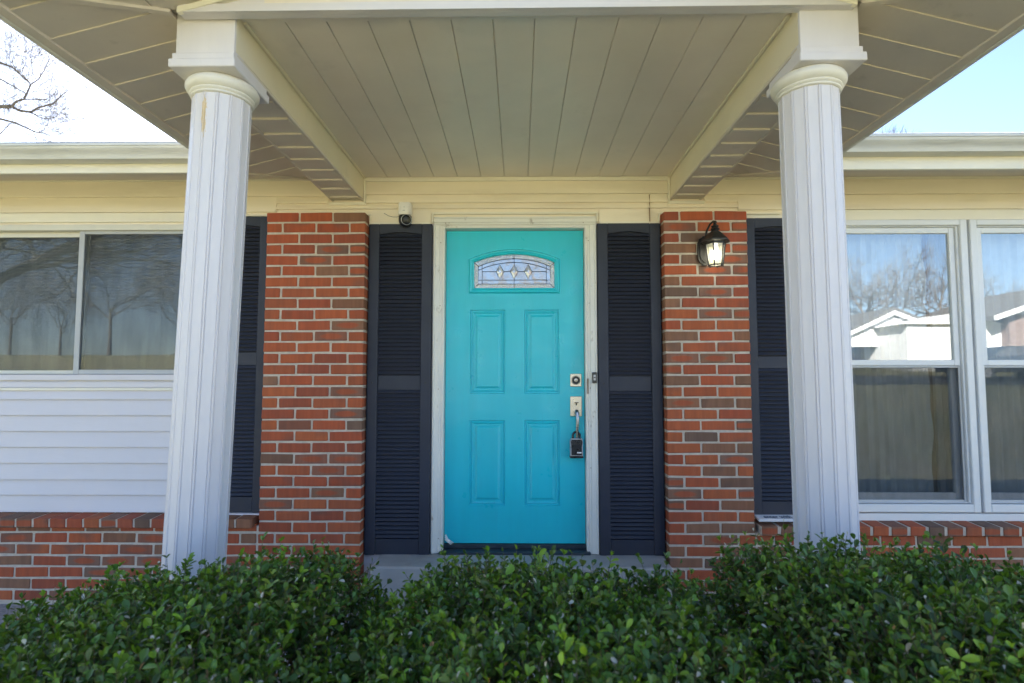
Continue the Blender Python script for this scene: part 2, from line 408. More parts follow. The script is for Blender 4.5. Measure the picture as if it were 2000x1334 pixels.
bed = MB().box(-5.2, -1.36, 2.6, YB + .05, -.05, .02, .01)
tag(obj('gravel_bed', bed, 'gravel'), 'grey gravel strip along the foot of the left brick wall', 'gravel', kind='structure')
tag(obj('planting_bed', MB().box(-1.9, 2.7, .45, 1.78, -.05, .035, .02), 'mulch'), 'dark mulch bed under the boxwood shrubs', 'ground', kind='structure')
pf = MB().box(-1.34, 1.34, 1.80, YB - .002, -.1, .10, .012)
tag(obj('porch_floor', pf, 'concrete'), 'grey concrete porch floor between the two white columns', 'porch floor', kind='structure')
sz = PZ(1000, 1084, YW - .03)
stp = MB().box(PX(722, 1110, 3.38), PX(1316, 1104, 3.38), 3.375, YW + .06, .101, sz, .012)
tag(obj('concrete_step', stp, 'concrete'), 'worn grey concrete step under the turquoise door', 'step', kind='structure')

# ================================================================== THE HOUSE
house = thing('brick_house', 'brick and siding house with turquoise front door under a white columned porch', 'house', (0, YB, 0), world_parts=True)
H = house
# ---- bricks
CH, BH, BL = .0698, .0575, .2035; PITCHX = .2159
def brick_mesh(L, D, hgt, k):
    out = []
    for i in range(k):
        out.append(mesh('brick', MB().box(-L / 2, L / 2, 0, D, -hgt / 2, hgt / 2, .0042, .0017)))
        out[-1].materials.append(M['brick'])
    return out
BM = {'full': brick_mesh(BL, .095, BH, 6), 'half': brick_mesh(.095, .095, BH, 6), 'sill': brick_mesh(.094, .20, BH, 6)}
REDS = [(.41, .082, .028), (.43, .094, .030), (.38, .074, .028), (.40, .094, .034), (.34, .072, .032), (.44, .104, .032)]
BROWNS = [(.24, .115, .065), (.21, .105, .065), (.27, .115, .06), (.17, .10, .07), (.27, .125, .07)]
def put_brick(parent, kind, x, y, z, brown=.2, scale=None):
    o = link('brick', random.choice(BM[kind]), None, parent, (x, y + random.uniform(-.0018, .0018), z + random.uniform(-.001, .001)),
             (0, random.uniform(-.006, .006), random.uniform(-.006, .006)))
    r = random.random()
    if r < brown: c = random.choice(BROWNS); a = 1.0 if random.random() < .35 else 0
    elif r < brown + .11: c = random.choice([(.25, .11, .07), (.27, .10, .06), (.23, .12, .085)]); a = 1.0
    else: c = random.choice(REDS); a = 0
    s = random.uniform(.88, 1.1)
    o.color = (c[0] * s, c[1] * s, c[2] * s, a)
    if scale: o.scale = scale
    return o
def merge_brick(mb, kind, x, y, z):
    L = {'full': BL, 'half': .095, 'sill': .094}[kind]; D = .2 if kind == 'sill' else .095
    mb.box(x - L / 2, x + L / 2, y, y + D, z - BH / 2, z + BH / 2, .003)
def rows_between(ztop, zbot): return int((ztop - zbot) / CH + .5)

lx0, lx1 = PX(511, 425, YB), PX(714, 425, YB); rx0, rx1 = PX(1296, 425, YB), PX(1464, 425, YB)
lx0 = lx1 - 3 * PITCHX + .012; rx1 = rx0 + 2.5 * PITCHX - .012
ztl, ztr = PZ(600, 415.5, YB), PZ(1380, 412.5, YB)
def pillar(x0, x1, ztop, brown, label, flip):
    core = MB().box(x0 + .003, x1 - .003, YB + .0055, YB + .16, 0, ztop - .002)
    p = tag(obj('brick_pillar', core, 'mortar', H), label)
    rest = MB(); n = int(ztop / CH)
    for r in range(n):
        z = ztop - BH / 2 - r * CH
        x = x0; seq = []
        nfull = int((x1 - x0 + .012) / PITCHX + .01); half = (x1 - x0 + .012) / PITCHX - nfull > .3
        if half: seq = (['half'] + ['full'] * nfull) if r % 2 == 0 else (['full'] * nfull + ['half'])
        else: seq = ['full'] * nfull if r % 2 == 0 else ['half'] + ['full'] * (nfull - 1) + ['half']
        for k in seq:
            L = BL if k == 'full' else .0960
            if z > .18: put_brick(p, k, x + L / 2, YB, z, brown + (.18 if k == 'half' else 0))
            else: merge_brick(rest, k, x + L / 2, YB, z)
            x += L + .0124
    if rest.v: tag(obj('brick_courses', rest, 'brick', p), kind='stuff').color = (.34, .1, .045, 0)
    return p
pl = pillar(lx0, lx1, ztl, .05, 'wide brick pillar between the left shutters, mostly orange red', False)
pr = pillar(rx0, rx1, ztr, .26, 'narrower brick pillar carrying the lantern, many brown bricks', True)
# ---- low walls under the windows with a sloping header ledge
def low_wall(x0, x1, ztop, label, brown, vis_x, zlow, phase, ref):
    core = MB().box(x0 - .013, x1 + .013, YB + .0055, YB + .155, -.05, ztop - .004)
    p = tag(obj('brick_wall', core, 'mortar', H), label)
    rest = MB(); r0 = int((ref - ztop) / CH); n = int(ref / CH)
    for r in range(r0, n):
        z = ref - BH / 2 - r * CH
        hs = 1.0
        if z + BH / 2 > ztop + .001:
            hh_ = ztop + .001 - (z - BH / 2)
            if hh_ < .014: continue
            hs = hh_ / BH; z = z - BH / 2 + hh_ / 2
        xx = phase + (PITCHX / 2 if r % 2 else 0)
        k0 = int((x0 - xx) / PITCHX) - 1
        for k in range(k0, k0 + 40):
            xa = xx + k * PITCHX
            xb = xa + BL
            kind = 'full'
            if xb < x0 + .05 or xa > x1 - .05: continue
            if xa < x0: kind = 'half'; xa = xb - .095
            elif xb > x1 + .002: kind = 'half'; xb = xa + .095
            if xb > x1 + .002 or xa < x0 - .002: continue
            xc = (xa + xb) / 2
            if vis_x[0] < xc < vis_x[1] and z > zlow: put_brick(p, kind, xc, YB + .0008, z, brown, (1, 1, hs) if hs < 1 else None)
            else: merge_brick(rest, kind, xc, YB, z)
    if rest.v: tag(obj('brick_courses', rest, 'brick', p), kind='stuff').color = (.3, .095, .045, 0)
    return p
def ledge(p, xs_, ztopfront, pitch, vis, brown):
    mort = MB(); ang = R(3.2)
    x0, x1 = xs_[0] - .05, xs_[-1] + .05
    prof = [(YB - .031, ztopfront - .053), (YB - .033, ztopfront - .004), (YB + .17, ztopfront + .0113 - .004), (YB + .17, ztopfront - .054)]
    obj('ledge_mortar', mort.prism(prof, 'x', x0, x1), 'mortar', p)
    for x in xs_:
        o = put_brick(p, 'sill', x, YB - .036, ztopfront - BH / 2, brown)
        o.rotation_euler = (ang, random.uniform(-.01, .01), random.uniform(-.012, .012))
zl_l = PZ(150, 1033, YB - .03); zl_r = PZ(1800, 1048, YB - .03)
zf_l = PZ(150, 1013, YB - .035); zf_r = PZ(1800, 1029, YB - .035)
wl = low_wall(-6.4, lx0 - .010, zf_l - BH + .012, 'low brick wall under the left sliding window', .22, (-3.40, 0), PZ(100, 1195, YB), lx0 - 30 * PITCHX, ztl)
wr = low_wall(rx1 + .010, 6.4, zf_r - BH + .012, 'low brick wall under the paired windows, mostly behind shrubs', .12, (0, 3.30), PZ(1800, 1108, YB), rx1 + .012 - 4 * PITCHX, ztr)
pitch_l, pitch_r = .1052, .1115
ledge(wl, [lx0 - .075 - i * pitch_l for i in range(17)], zf_l, pitch_l, None, .45)
ledge(wr, [rx1 + .075 + i * pitch_r for i in range(17)], zf_r, pitch_r, None, .35)
# ---- wall body behind everything, in one piece with openings left by building it from blocks
wx0, wx1 = -6.4, 6.4
ZC = PZ(1000, 345, YW - .02)                 # porch ceiling height at the wall
lwz0, lwz1 = PZ(150, 740, YW), PZ(150, 440, YW)           # left window opening
lwx0, lwx1 = -4.35, PX(372, 600, YW)
rwz0, rwz1 = PZ(1800, 1000, YW), PZ(1800, 431, YW)
rwx0, rwx1 = PX(1612, 700, YW), PX(1897, 700, YW) + 1.02
dx0, dx1 = PX(868, 700, YD), PX(1144, 700, YD); dz1 = PZ(1000, 447, YD)
sh = MB(); yb0, yb1 = YW + .012, YW + .15
sh.box(wx0, lwx0, yb0, yb1, 0, ZC + .25); sh.box(lwx0, lwx1, yb0, yb1, 0, lwz0); sh.box(lwx0, lwx1, yb0, yb1, lwz1, ZC + .25)
sh.box(lwx1, dx0 - .03, yb0, yb1, 0, ZC + .25); sh.box(dx0 - .03, dx1 + .03, yb0, yb1, dz1 + .02, ZC + .25); sh.box(dx1 + .03, rwx0, yb0, yb1, 0, ZC + .25)
sh.box(rwx0, rwx1, yb0, yb1, 0, rwz0); sh.box(rwx0, rwx1, yb0, yb1, rwz1, ZC + .25); sh.box(rwx1, wx1, yb0, yb1, 0, ZC + .25)
obj('wall', sh, 'siding_white', H)
inner = MB()
inner.box(wx0, wx0 + .12, yb1, 12, 0, 3.0); inner.box(wx1 - .12, wx1, yb1, 12, 0, 3.0); inner.box(wx0 + .12, wx1 - .12, 11.9, 12.0, 0, 3.0)
inner.box(wx0 + .12, wx1 - .12, yb1, 11.9, 2.84, 2.9); inner.box(wx0 + .12, wx1 - .12, yb1, 11.9, .24, .3)
inner.box(-1.7, -1.62, yb1, 9, .3, 2.84); inner.box(1.5, 1.58, yb1, 9, .3, 2.84)
obj('interior_wall', inner, 'interior_paint', H)
# ---- frieze of lap siding under the eaves
def lap(name, x0, x1, z0, z1, parent, m, y=None, lip=.017):
    y = YW if y is None else y
    prof = [(y - lip + .004, z0 + .001), (y - lip, z0 + .003), (y - lip, z0 + .010), (y - .001, z1), (y + .012, z1), (y + .012, z0 + .001)]
    return obj(name, MB().prism(prof, 'x', x0, x1), m, parent)
Bx = {'li': -1.022, 'lo': -1.236, 'ri': .986, 'ro': 1.194}      # side beams, inner and outer faces
fr = tag(obj('frieze', MB().box(wx0, wx1, YW + .002, YW + .010, PZ(1000, 436, YW), ZC + .02), 'siding_warm_lit', H), 'white lap siding band above the door and windows, tinted with painted warm bounce light')
zs = [PZ(1000, y, YW) for y in (436.5, 408.5, 380, 352)]
zl = [PZ(200, y, YW) for y in (416.5, 386.5, 355)]; zr = [PZ(1800, y, YW) for y in (410, 380, 349)]
lap('siding_board', Bx['li'] + .001, Bx['ri'] - .001, zs[2], zs[3], fr, 'siding_warm_lit')
bz = PZ(1000, 397, YW)                        # underside trim of the beams
lap('siding_board', lx0 + .02, rx1 - .02, zs[1], bz - .001, fr, 'siding_warm_lit')
lap('siding_board', Bx['li'] + .016, Bx['ri'] - .016, bz, zs[2], fr, 'siding_warm_lit')
lap('siding_board', lx1 + .002, PX(845, 430, YW) - .012, zs[0], zs[1], fr, 'siding_warm_lit', lip=.006)
lap('siding_board', PX(1166, 430, YW) + .012, rx0 - .002, zs[0], zs[1], fr, 'siding_warm_lit', lip=.006)
lap('siding_board', PX(845, 430, YW) - .010, PX(1166, 430, YW) + .010, PZ(1000, 419, YW), zs[1], fr, 'siding_warm_lit', lip=.006)
for xa, xb, zz in ((wx0, Bx['lo'] - .001, zl), (Bx['ro'] + .001, wx1, zr)):
    lap('siding_board', xa, xb, zz[1], zz[2], fr, 'siding_warm_lit')
lap('siding_board', wx0, lx0 + .018, zl[0], zl[1], fr, 'siding_warm_lit'); lap('siding_board', rx1 - .018, wx1, zr[0], zr[1], fr, 'siding_warm_lit')
lap('siding_board', lx0 + .019, Bx['lo'] - .018, bz, zl[1], fr, 'siding_warm_lit'); lap('siding_board', Bx['ro'] + .018, rx1 - .019, bz, zr[1], fr, 'siding_warm_lit')
tr = MB()                                     # channel trim
def jt(x0, x1, z0, z1, y=.022): tr.box(x0, x1, YW - y, YW + .004, z0, z1, .0025)
jt(Bx['li'] + .013, Bx['ri'] - .013, ZC - .026, ZC - .001)
for a, b, s in ((Bx['lo'], Bx['li'], 1), (Bx['ri'], Bx['ro'], -1)):
    jt(a - .014, b + .014, bz - .014, bz + .004, .026)
jt(Bx['li'] + .001, Bx['li'] + .013, bz + .005, ZC - .001, .026); jt(Bx['ri'] - .013, Bx['ri'] - .001, bz + .005, ZC - .001, .026)
jt(wx0, Bx['lo'] - .001, zl[2] - .002, zl[2] + .014); jt(Bx['ro'] + .001, wx1, zr[2] - .002, zr[2] + .014)
jt(lx1 + .001, PX(845, 430, YW) - .012, zs[0] - .012, zs[0] + .004); jt(PX(1166, 430, YW) + .012, rx0 - .001, zs[0] - .012, zs[0] + .004)
jt(lx0 - .25, lx1, ztl + .002, ztl + .012); jt(rx0, rx1 + .25, ztr + .002, ztr + .012)
jt(lx1 + .001, lx1 + .012, zs[0] + .005, ztl + .012); jt(rx0 - .012, rx0 - .001, zs[0] + .005, ztr + .012)
jt(PX(848, 430, YW) - .013, PX(848, 430, YW) - .002, zs[0] + .005, PZ(1000, 417, YW)); jt(PX(1163, 430, YW) + .002, PX(1163, 430, YW) + .013, zs[0] + .005, PZ(1000, 417, YW))
jt(PX(848, 430, YW) - .013, PX(1163, 430, YW) + .013, PZ(1000, 420, YW) + .001, PZ(1000, 416, YW) + .002, .018)
obj('channel_trim', tr, 'trim_cream', fr)
hbx = []; hbx.append((wx0, PX(478, 430, YW) , YW - .014, YW + .01, PZ(200, 435, YW), zl[0] - .001, .003))
hbx.append((PX(477, 430, YW), lx0 - .001, YW - .012, YW + .01, PZ(490, 425, YW), ztl + .001, .003))
hbx.append((rx1 + .001, PX(1560, 430, YW), YW - .012, YW + .01, PZ(1500, 428, YW), ztr + .001, .003))
hbx.append((PX(1561, 430, YW), wx1, YW - .014, YW + .01, PZ(1800, 430.5, YW), zr[0] - .001, .003))

for a in hbx: obj('head_trim', MB().box(*a), 'trim_cream', fr)
for (px, py0, py1) in ((1268, 381, 436),):
    xq = PX(px, 410, YW); obj('siding_seam', MB().box(xq - .0008, xq + .0008, YW - .0185, YW - .002, PZ(px, py1 - 2, YW), PZ(px, py0, YW)), 'brown_wood', fr)
# ---- white lap siding under the left window
sp = tag(obj('siding_panel', MB().box(wx0, lwx1 + .06, YW + .002, YW + .011, zf_l, lwz0), 'siding_white', H), 'white lap siding under the left window')
ly = [763, 781, 812, 843, 874, 905, 937, 967, 1000]
for a, b in zip(ly[:-1], ly[1:]):
    lap('siding_board', wx0, lwx1 + .06, PZ(150, b, YW), PZ(150, a, YW) - .001, sp, 'siding_white', lip=.018)
b_ = MB(); b_.box(wx0, lwx1 + .06, YW - .016, YW, PZ(150, 763, YW), PZ(150, 757.5, YW), .002)
obj('channel_trim', b_, 'trim_cream', sp)
b_ = MB(); b_.box(wx0, lwx1 + .06, YW - .012, YW, PZ(150, 757, YW), PZ(150, 746.5, YW), .002)
b_.box(wx0, lwx1 + .06, YW - .022, YW + .02, PZ(150, 743, YW), PZ(150, 731.5, YW), .003)
obj('sill_trim', b_, 'siding_white', sp)

# ---- windows
def frame_rect(mb, x0, x1, z0, z1, wl_, wr_, wb, wt, y0, y1, c=.003):
    mb.box(x0, x0 + wl_, y0, y1, z0, z1, c); mb.box(x1 - wr_, x1, y0, y1, z0, z1, c)
    mb.box(x0 + wl_, x1 - wr_, y0 + .001, y1 - .001, z0, z0 + wb, c); mb.box(x0 + wl_, x1 - wr_, y0 + .001, y1 - .001, z1 - wt, z1, c)
# left slider
zt = PZ(150, 447, YW); zb = PZ(150, 731, YW)
wn = MB(); frame_rect(wn, lwx0, lwx1, lwz0 - .012, lwz1 + .0, .03, .03, .02, PZ(150, 436, YW) - zt, YW - .018, YW + .09)
win = tag(obj('window', wn, 'window_cream', H), 'sliding window left of the porch with closed blinds behind the glass')
xm = PX(153, 600, YW)
s1 = MB(); frame_rect(s1, xm - .022, lwx1 - .03, zb, zt, .036, .036, .030, .034, YW + .006, YW + .034)
obj('sash', s1, 'window_grey', win)
s2 = MB(); frame_rect(s2, lwx0 + .03, xm + .012, zb, zt - .006, .036, .03, .026, .04, YW + .040, YW + .066)
obj('sash', s2, 'window_cream', win)
obj('pane', MB().box(xm + .012, lwx1 - .064, YW + .018, YW + .021, zb + .028, zt - .032), 'window_glass', win)
obj('pane', MB().box(lwx0 + .064, xm - .016, YW + .052, YW + .055, zb + .024, zt - .044), 'window_glass', win)
obj('insect_screen', MB().box(xm + .012, lwx1 - .064, YW + .010, YW + .0108, zb + .028, zt - .032), 'insect_screen', win)
obj('insect_screen', MB().box(lwx0 + .064, xm - .016, YW + .044, YW + .0448, zb + .024, zt - .044), 'insect_screen', win)
bl = MB(); z = zb + .01
while z < zt - .01:
    bl.add([(lwx0 + .05, YW + .095, z), (lwx1 - .05, YW + .095, z), (lwx1 - .05, YW + .106, z + .0215), (lwx0 + .05, YW + .106, z + .0215)], [(0, 1, 2, 3)])
    z += .0205
for xc in np.arange(lwx0 + .3, lwx1, .55): bl.tube([(xc, YW + .092, zb), (xc, YW + .092, zt)], .0012, 5)
tag(obj('blind', bl, 'blind_slat', win), kind='stuff')
# right pair of double hung windows
mull = PX(1881, 435, YW)
def double_hung(x0, x1, label):
    zt = PZ(1800, 431, YW); zb = PZ(1800, 999, YW); zm = PZ(1800, 708.5, YW)
    wn = MB(); frame_rect(wn, x0, x1, zb, zt, .045, .045, PZ(1800, 983, YW) - zb, zt - PZ(1800, 442, YW), YW - .03, YW + .09, .004)
    win = tag(obj('window', wn, 'window_vinyl', H), label)
    xi0, xi1 = x0 + .046, x1 - .046; zi0, zi1 = PZ(1800, 982, YW), PZ(1800, 442.5, YW)
    st_ = MB(); frame_rect(st_, xi0, xi1, zi0 + .001, zi1, .013, .013, .004, .006, YW - .012, YW + .085, .002); obj('frame_stop', st_, 'window_vinyl', win)
    xi0 += .014; xi1 -= .014; zi1 -= .007
    up = MB(); frame_rect(up, xi0, xi1, zm - .018, zi1, .036, .036, .036, .036, YW + .002, YW + .034); obj('sash', up, 'window_vinyl', win)
    lo = MB(); frame_rect(lo, xi0, xi1, zi0 + .006, zm + .016, .04, .04, .048, .034, YW + .038, YW + .07); obj('sash', lo, 'window_vinyl', win)
    obj('pane', MB().box(xi0 + .034, xi1 - .034, YW + .016, YW + .019, zm + .017, zi1 - .034), 'window_glass', win)
    obj('pane', MB().box(xi0 + .038, xi1 - .038, YW + .052, YW + .055, zi0 + .052, zm - .016), 'lower_glass', win)
    sc_ = MB(); frame_rect(sc_, xi0 + .001, xi1 - .001, zi0 + .002, zm - .020, .014, .014, .016, .012, YW + .004, YW + .014, .002); obj('screen_frame', sc_, 'window_grey', win)
    obj('insect_screen', MB().box(xi0 + .014, xi1 - .014, YW + .008, YW + .0088, zi0 + .017, zm - .031), 'insect_screen', win)
    return win, (xi0, xi1, zi0, zi1)
def curtain(win, x0, x1, z0, z1, y, seed, ruffle=True, waves=9, amp=.014, right_slack=0.0):
    rr = np.random.default_rng(seed); nxs = 90; nz = 26; vs_ = []; fs = []
    ph = rr.uniform(0, 6, 4)
    for j in range(nz):
        v = j / (nz - 1); z = z0 + (z1 - z0) * v
        for i in range(nxs):
            u = i / (nxs - 1)
            x = x0 + (x1 - x0 - right_slack * (1 - v) ** 1.5) * u
            d = amp * (math.sin(u * waves * 6.28 + ph[0]) * .6 + math.sin(u * waves * 2.3 * 6.28 + ph[1] + v) * .25 + math.sin(u * 2.1 * 6.28 + ph[2]) * .5)
            if ruffle and u > .93: x += .007 * math.sin(v * 190) * (u - .93) / .07; d += .012 * math.sin(v * 170 + 1)
            vs_.append((x, y + d, z))
    for j in range(nz - 1):
        for i in range(nxs - 1): fs.append([j * nxs + i, j * nxs + i + 1, (j + 1) * nxs + i + 1, (j + 1) * nxs + i])
    m = MB(); m.add(vs_, fs); return obj('curtain', m, 'curtain_cloth', win, smooth=True)
w1, (a0, a1, b0, b1) = double_hung(rwx0, mull, 'double hung window beside the right column with an insect screen below')
curtain(w1, a0 - .02, a1 - .10, b0 - .02, b1 + .04, YW + .15, 3)
curtain(w1, a1 - .055, a1 + .06, b0 - .02, b1 + .04, YW + .17, 4, ruffle=False, waves=3, amp=.02, right_slack=0)
w2, (a0, a1, b0, b1) = double_hung(mull + .019, mull + .019 + 1.0, 'second double hung window at the right edge of the facade')
curtain(w2, a0 - .02, a1 + .05, b0 - .02, b1 + .04, YW + .15, 5, ruffle=False)
obj('mullion', MB().box(mull + .001, mull + .018, YW - .012, YW + .06, rwz0, rwz1), 'window_grey', w1)
sb = MB(); sb.box(rwx0 - .02, wx1, YW - .020, YW + .01, PZ(1800, 1016, YW), PZ(1800, 1001.5, YW), .003); obj('sill_trim', sb, 'window_vinyl', w1)

# ---- shutters
def shutter(x0, x1, z0, z1, zm0, zm1, label, scratch=False):
    yf = YW - .034; sw = .068
    m = MB()
    m.box(x0, x0 + sw, yf, YW + .001, z0, z1, .004); m.box(x1 - sw, x1, yf, YW + .001, z0, z1, .004)
    zt_ = z1 - .062; zb_ = z0 + .098
    m.box(x0 + sw, x1 - sw, yf + .006, YW, z0, zb_, .003); m.box(x0 + sw, x1 - sw, yf + .013, YW, zm0, zm1, .003)
    # arched head rail
    n = 14; prof = []
    for i in range(n + 1):
        t = i / n; prof.append((x0 + sw + (x1 - x0 - 2 * sw) * t, zt_ - .004 + .013 * math.sin(math.pi * t) ** 1.5))
    prof += [(x1 - sw, z1), (x0 + sw, z1)]
    m.prism(prof, 'y', yf + .003, YW)
    m.box(x0 + sw - .002, x1 - sw + .002, YW - .006, YW + .002, z0 + .02, z1 - .02)
    s = tag(obj('shutter', m, 'shutter_paint', H), label)
    sc_ = MB()
    for xx in (x0 + sw / 2, x1 - sw / 2):
        for zz in (z1 - .04, (zm0 + zm1) / 2, z0 + .05): obj('screw_head', MB().lathe([(.0055, -.002), (.0055, 0), (.003, .001)], (xx, yf, zz), 10, 'y'), 'black_metal', s)
    Wd = x1 - x0 - 2 * sw; sm = {}
    for (za, zb2) in ((zb_, zm0), (zm1, zt_ - .003)):
        n = max(1, round((zb2 - za) / .0258)); p = (zb2 - za) / n
        key = round(p, 5)
        prof = [(-.024, .0060), (-.0265, .0080), (-.0135, p - .0006), (0, p - .0006), (0, .0060)]
        me = mesh('slat', MB().prism(prof, 'x', -Wd / 2 + .0005, Wd / 2 - .0005)); me.materials.append(M['shutter_paint'])
        for i in range(n):
            link('slat', me, None, s, ((x0 + x1) / 2, YW - .006, za + i * p), (random.uniform(-.012, .012), random.uniform(-.0012, .0012), 0))
    return s
S0, S1 = PZ(780, 1081, YW), PZ(780, 440, YW)
shutter(lx1 + .006, PX(845, 700, YW) - .006, S0, S1, PZ(780, 762, YW), PZ(780, 733, YW), 'dark navy louvred shutter left of the door, below the security camera')
shutter(PX(1166, 700, YW) + .004, rx0 - .006, S0, S1, PZ(780, 764, YW), PZ(780, 734, YW), 'dark navy louvred shutter right of the door, beside the lantern pillar')
O0, O1 = PZ(490, 999, YW), PZ(490, 425.5, YW)
shutter(lx0 - .008 - .42, lx0 - .008, O0, O1, PZ(490, 714, YW), PZ(490, 688, YW), 'dark louvred shutter half hidden by the left column')
O0, O1 = PZ(1500, 1008, YW), PZ(1500, 428.5, YW)
shutter(rx1 + .008, rx1 + .008 + .42, O0, O1, PZ(1500, 720, YW), PZ(1500, 696, YW), 'dark louvred shutter half hidden by the right column')
lsm = MB().box(lx0 - .44, lx0 - .006, YW - .05, YW, PZ(490, 1003, YW), PZ(490, 999.5, YW), .002); obj('channel_trim', lsm, 'siding_white', sp)

# ---- front door
zd0, zd1 = PZ(1000, 1061, YD), PZ(1000, 451, YD)
ddx0, ddx1 = PX(870, 750, YD), PX(1141, 750, YD)
yF = YD
def panel_rect(px0, py0, px1, py1): return PX(px0, py0, yF), PX(px1, py1, yF), PZ(px0, py1, yF), PZ(px1, py0, yF)
pan = [panel_rect(918, 605, 987, 769), panel_rect(1023.5, 605, 1092.5, 769), panel_rect(918, 821, 986, 987), panel_rect(1025, 821, 1094, 987)]
# tidy into a grid
pxs = [(pan[0][0] + pan[2][0]) / 2, (pan[0][1] + pan[2][1]) / 2, (pan[1][0] + pan[3][0]) / 2, (pan[1][1] + pan[3][1]) / 2]
gz = [zd0, pan[2][2], pan[2][3], pan[0][2], pan[0][3]]
lz0, lzs, lzt = PZ(1000, 564, yF), PZ(1000, 512, yF), PZ(1000, 496, yF)      # glass opening: bottom, spring, crown
gx0, gx1 = PX(925, 540, yF), PX(1084, 540, yF)
def arch(x0, x1, zs_, zc, n=24):
    w2_ = (x1 - x0) / 2; h = zc - zs_; Rr = (w2_ * w2_ + h * h) / (2 * h); a = math.asin(min(1, w2_ / Rr)); cx = (x0 + x1) / 2
    return [(cx + Rr * math.sin(-a + 2 * a * i / n), zc - Rr + Rr * math.cos(-a + 2 * a * i / n)) for i in range(n + 1)]
d = MB()
gxs = [ddx0, pxs[0], pxs[1], pxs[2], pxs[3], ddx1]
for j in range(4):
    for i in range(5):
        if j in (1, 3) and i in (1, 3): continue
        d.add([(gxs[i], yF, gz[j]), (gxs[i + 1], yF, gz[j]), (gxs[i + 1], yF, gz[j + 1]), (gxs[i], yF, gz[j + 1])], [(0, 1, 2, 3)])
zp = gz[4]
for (xa, xb, za, zb2) in ((ddx0, ddx1, zp, lz0), (ddx0, gx0, lz0, zd1), (gx1, ddx1, lz0, zd1)):
    d.add([(xa, yF, za), (xb, yF, za), (xb, yF, zb2), (xa, yF, zb2)], [(0, 1, 2, 3)])
ar = arch(gx0, gx1, lzs, lzt)
for (p, q) in zip(ar[:-1], ar[1:]):
    d.add([(p[0], yF, p[1]), (q[0], yF, q[1]), (q[0], yF, zd1), (p[0], yF, zd1)], [(0, 1, 2, 3)])
ol = [(gx0, lz0), (gx1, lz0)] + ar[::-1]
n = len(ol); d.add([(x, yF, z) for x, z in ol] + [(x, yF + .044, z) for x, z in ol], [[i, (i + 1) % n, n + (i + 1) % n, n + i] for i in range(n)])
for (xa, xb, za, zb2) in ((ddx0, ddx1, zd0, lz0), (ddx0, gx0, lz0, zd1), (gx1, ddx1, lz0, zd1), (gx0, gx1, lzt, zd1)):
    d.add([(xa, yF + .044, za), (xb, yF + .044, za), (xb, yF + .044, zb2), (xa, yF + .044, zb2)], [(0, 1, 2, 3)])
d.add([(ddx0, yF, zd0), (ddx1, yF, zd0), (ddx1, yF, zd1), (ddx0, yF, zd1), (ddx0, yF + .044, zd0), (ddx1, yF + .044, zd0), (ddx1, yF + .044, zd1), (ddx0, yF + .044, zd1)],
      [(0, 1, 5, 4), (1, 2, 6, 5), (2, 3, 7, 6), (3, 0, 4, 7)])
door = tag(obj('front_door', d, 'door_teal', H), 'turquoise front door with four moulded panels and an arched leaded window')
def ringfill(x0, x1, z0, z1):
    m = MB(); steps = [(0, 0), (.004, .0095), (.010, .0100), (.015, .0040), (.019, .0050), (.025, .0100), (.035, .0100), (.048, .0015), (.053, .0015)]
    rings = []
    for (ins, dep) in steps:
        rings.append([(x0 + ins, yF + dep, z0 + ins), (x1 - ins, yF + dep, z0 + ins), (x1 - ins, yF + dep, z1 - ins), (x0 + ins, yF + dep, z1 - ins)])
    vs_ = [v for r in rings for v in r]; fs = []
    for k in range(len(rings) - 1):
        for i in range(4): fs.append([k * 4 + i, k * 4 + (i + 1) % 4, k * 4 + 4 + (i + 1) % 4, k * 4 + 4 + i])
    L = (len(rings) - 1) * 4; fs.append([L, L + 1, L + 2, L + 3]); m.add(vs_, fs); return m
for j in (1, 3):
    for i in (1, 3): obj('door_panel', ringfill(gxs[i], gxs[i + 1], gz[j], gz[j + 1]), 'door_teal', door)
# arched lite frame
def off_outline(k, lift=0):
    a = arch(gx0 - k, gx1 + k, lzs + k * .62, lzt + k); return [(gx0 - k, lz0 - k), (gx1 + k, lz0 - k)] + a[::-1]
lf = MB(); prof = [(-.004, .004), (-.004, -.006), (.003, -.011), (.010, -.008), (.017, -.012), (.024, -.013), (.030, -.004), (.033, .001)]
rings = [off_outline(k) for k, _ in prof]; n = len(rings[0]); vs_ = []; fs = []
for rg, (_, dy) in zip(rings, prof): vs_ += [(x, yF + dy, z) for x, z in rg]
for k in range(len(prof) - 1):
    for i in range(n): fs.append([k * n + i, k * n + (i + 1) % n, (k + 1) * n + (i + 1) % n, (k + 1) * n + i])
lf.add(vs_, fs); obj('lite_frame', lf, 'door_teal', door)
# leaded glass: rippled border strips, clear field, bevelled diamonds, came lines
yG = yF + .006
gW = gx1 - gx0
def dpt(px, py): return (PX(900 + px / 9.524, 470 + py / 9.524, yF), PZ(900 + px / 9.524, 470 + py / 9.524, yF))
obj('pane', MB().prism(ol, 'y', yG + .002, yG + .004), 'door_glass', door)
ia = [(PX(900 + x / 9.524, 470 + 480 / 9.524, yF), 0) for x in (320, 1665)]
ix0, ix1 = dpt(325, 0)[0], dpt(1662, 0)[0]; iz0 = dpt(0, 806)[1]; izs, izt = dpt(0, 478)[1], dpt(0, 338)[1]
inn = arch(ix0, ix1, izs, izt); inn2 = arch(ix0, ix1, dpt(0, 552)[1], dpt(0, 405)[1])
def strip(poly, m, name='pane', y=0):
    return obj(name, MB().prism(poly, 'y', yG - .0005 + y, yG + .0012 + y), m, door)
strip([(gx0, lz0), (gx1, lz0), (ix1, iz0), (ix0, iz0)], 'rippled_glass')
strip([(gx0, lz0), (ix0, iz0), (ix0, izs), (gx0, lzs)], 'rippled_glass')
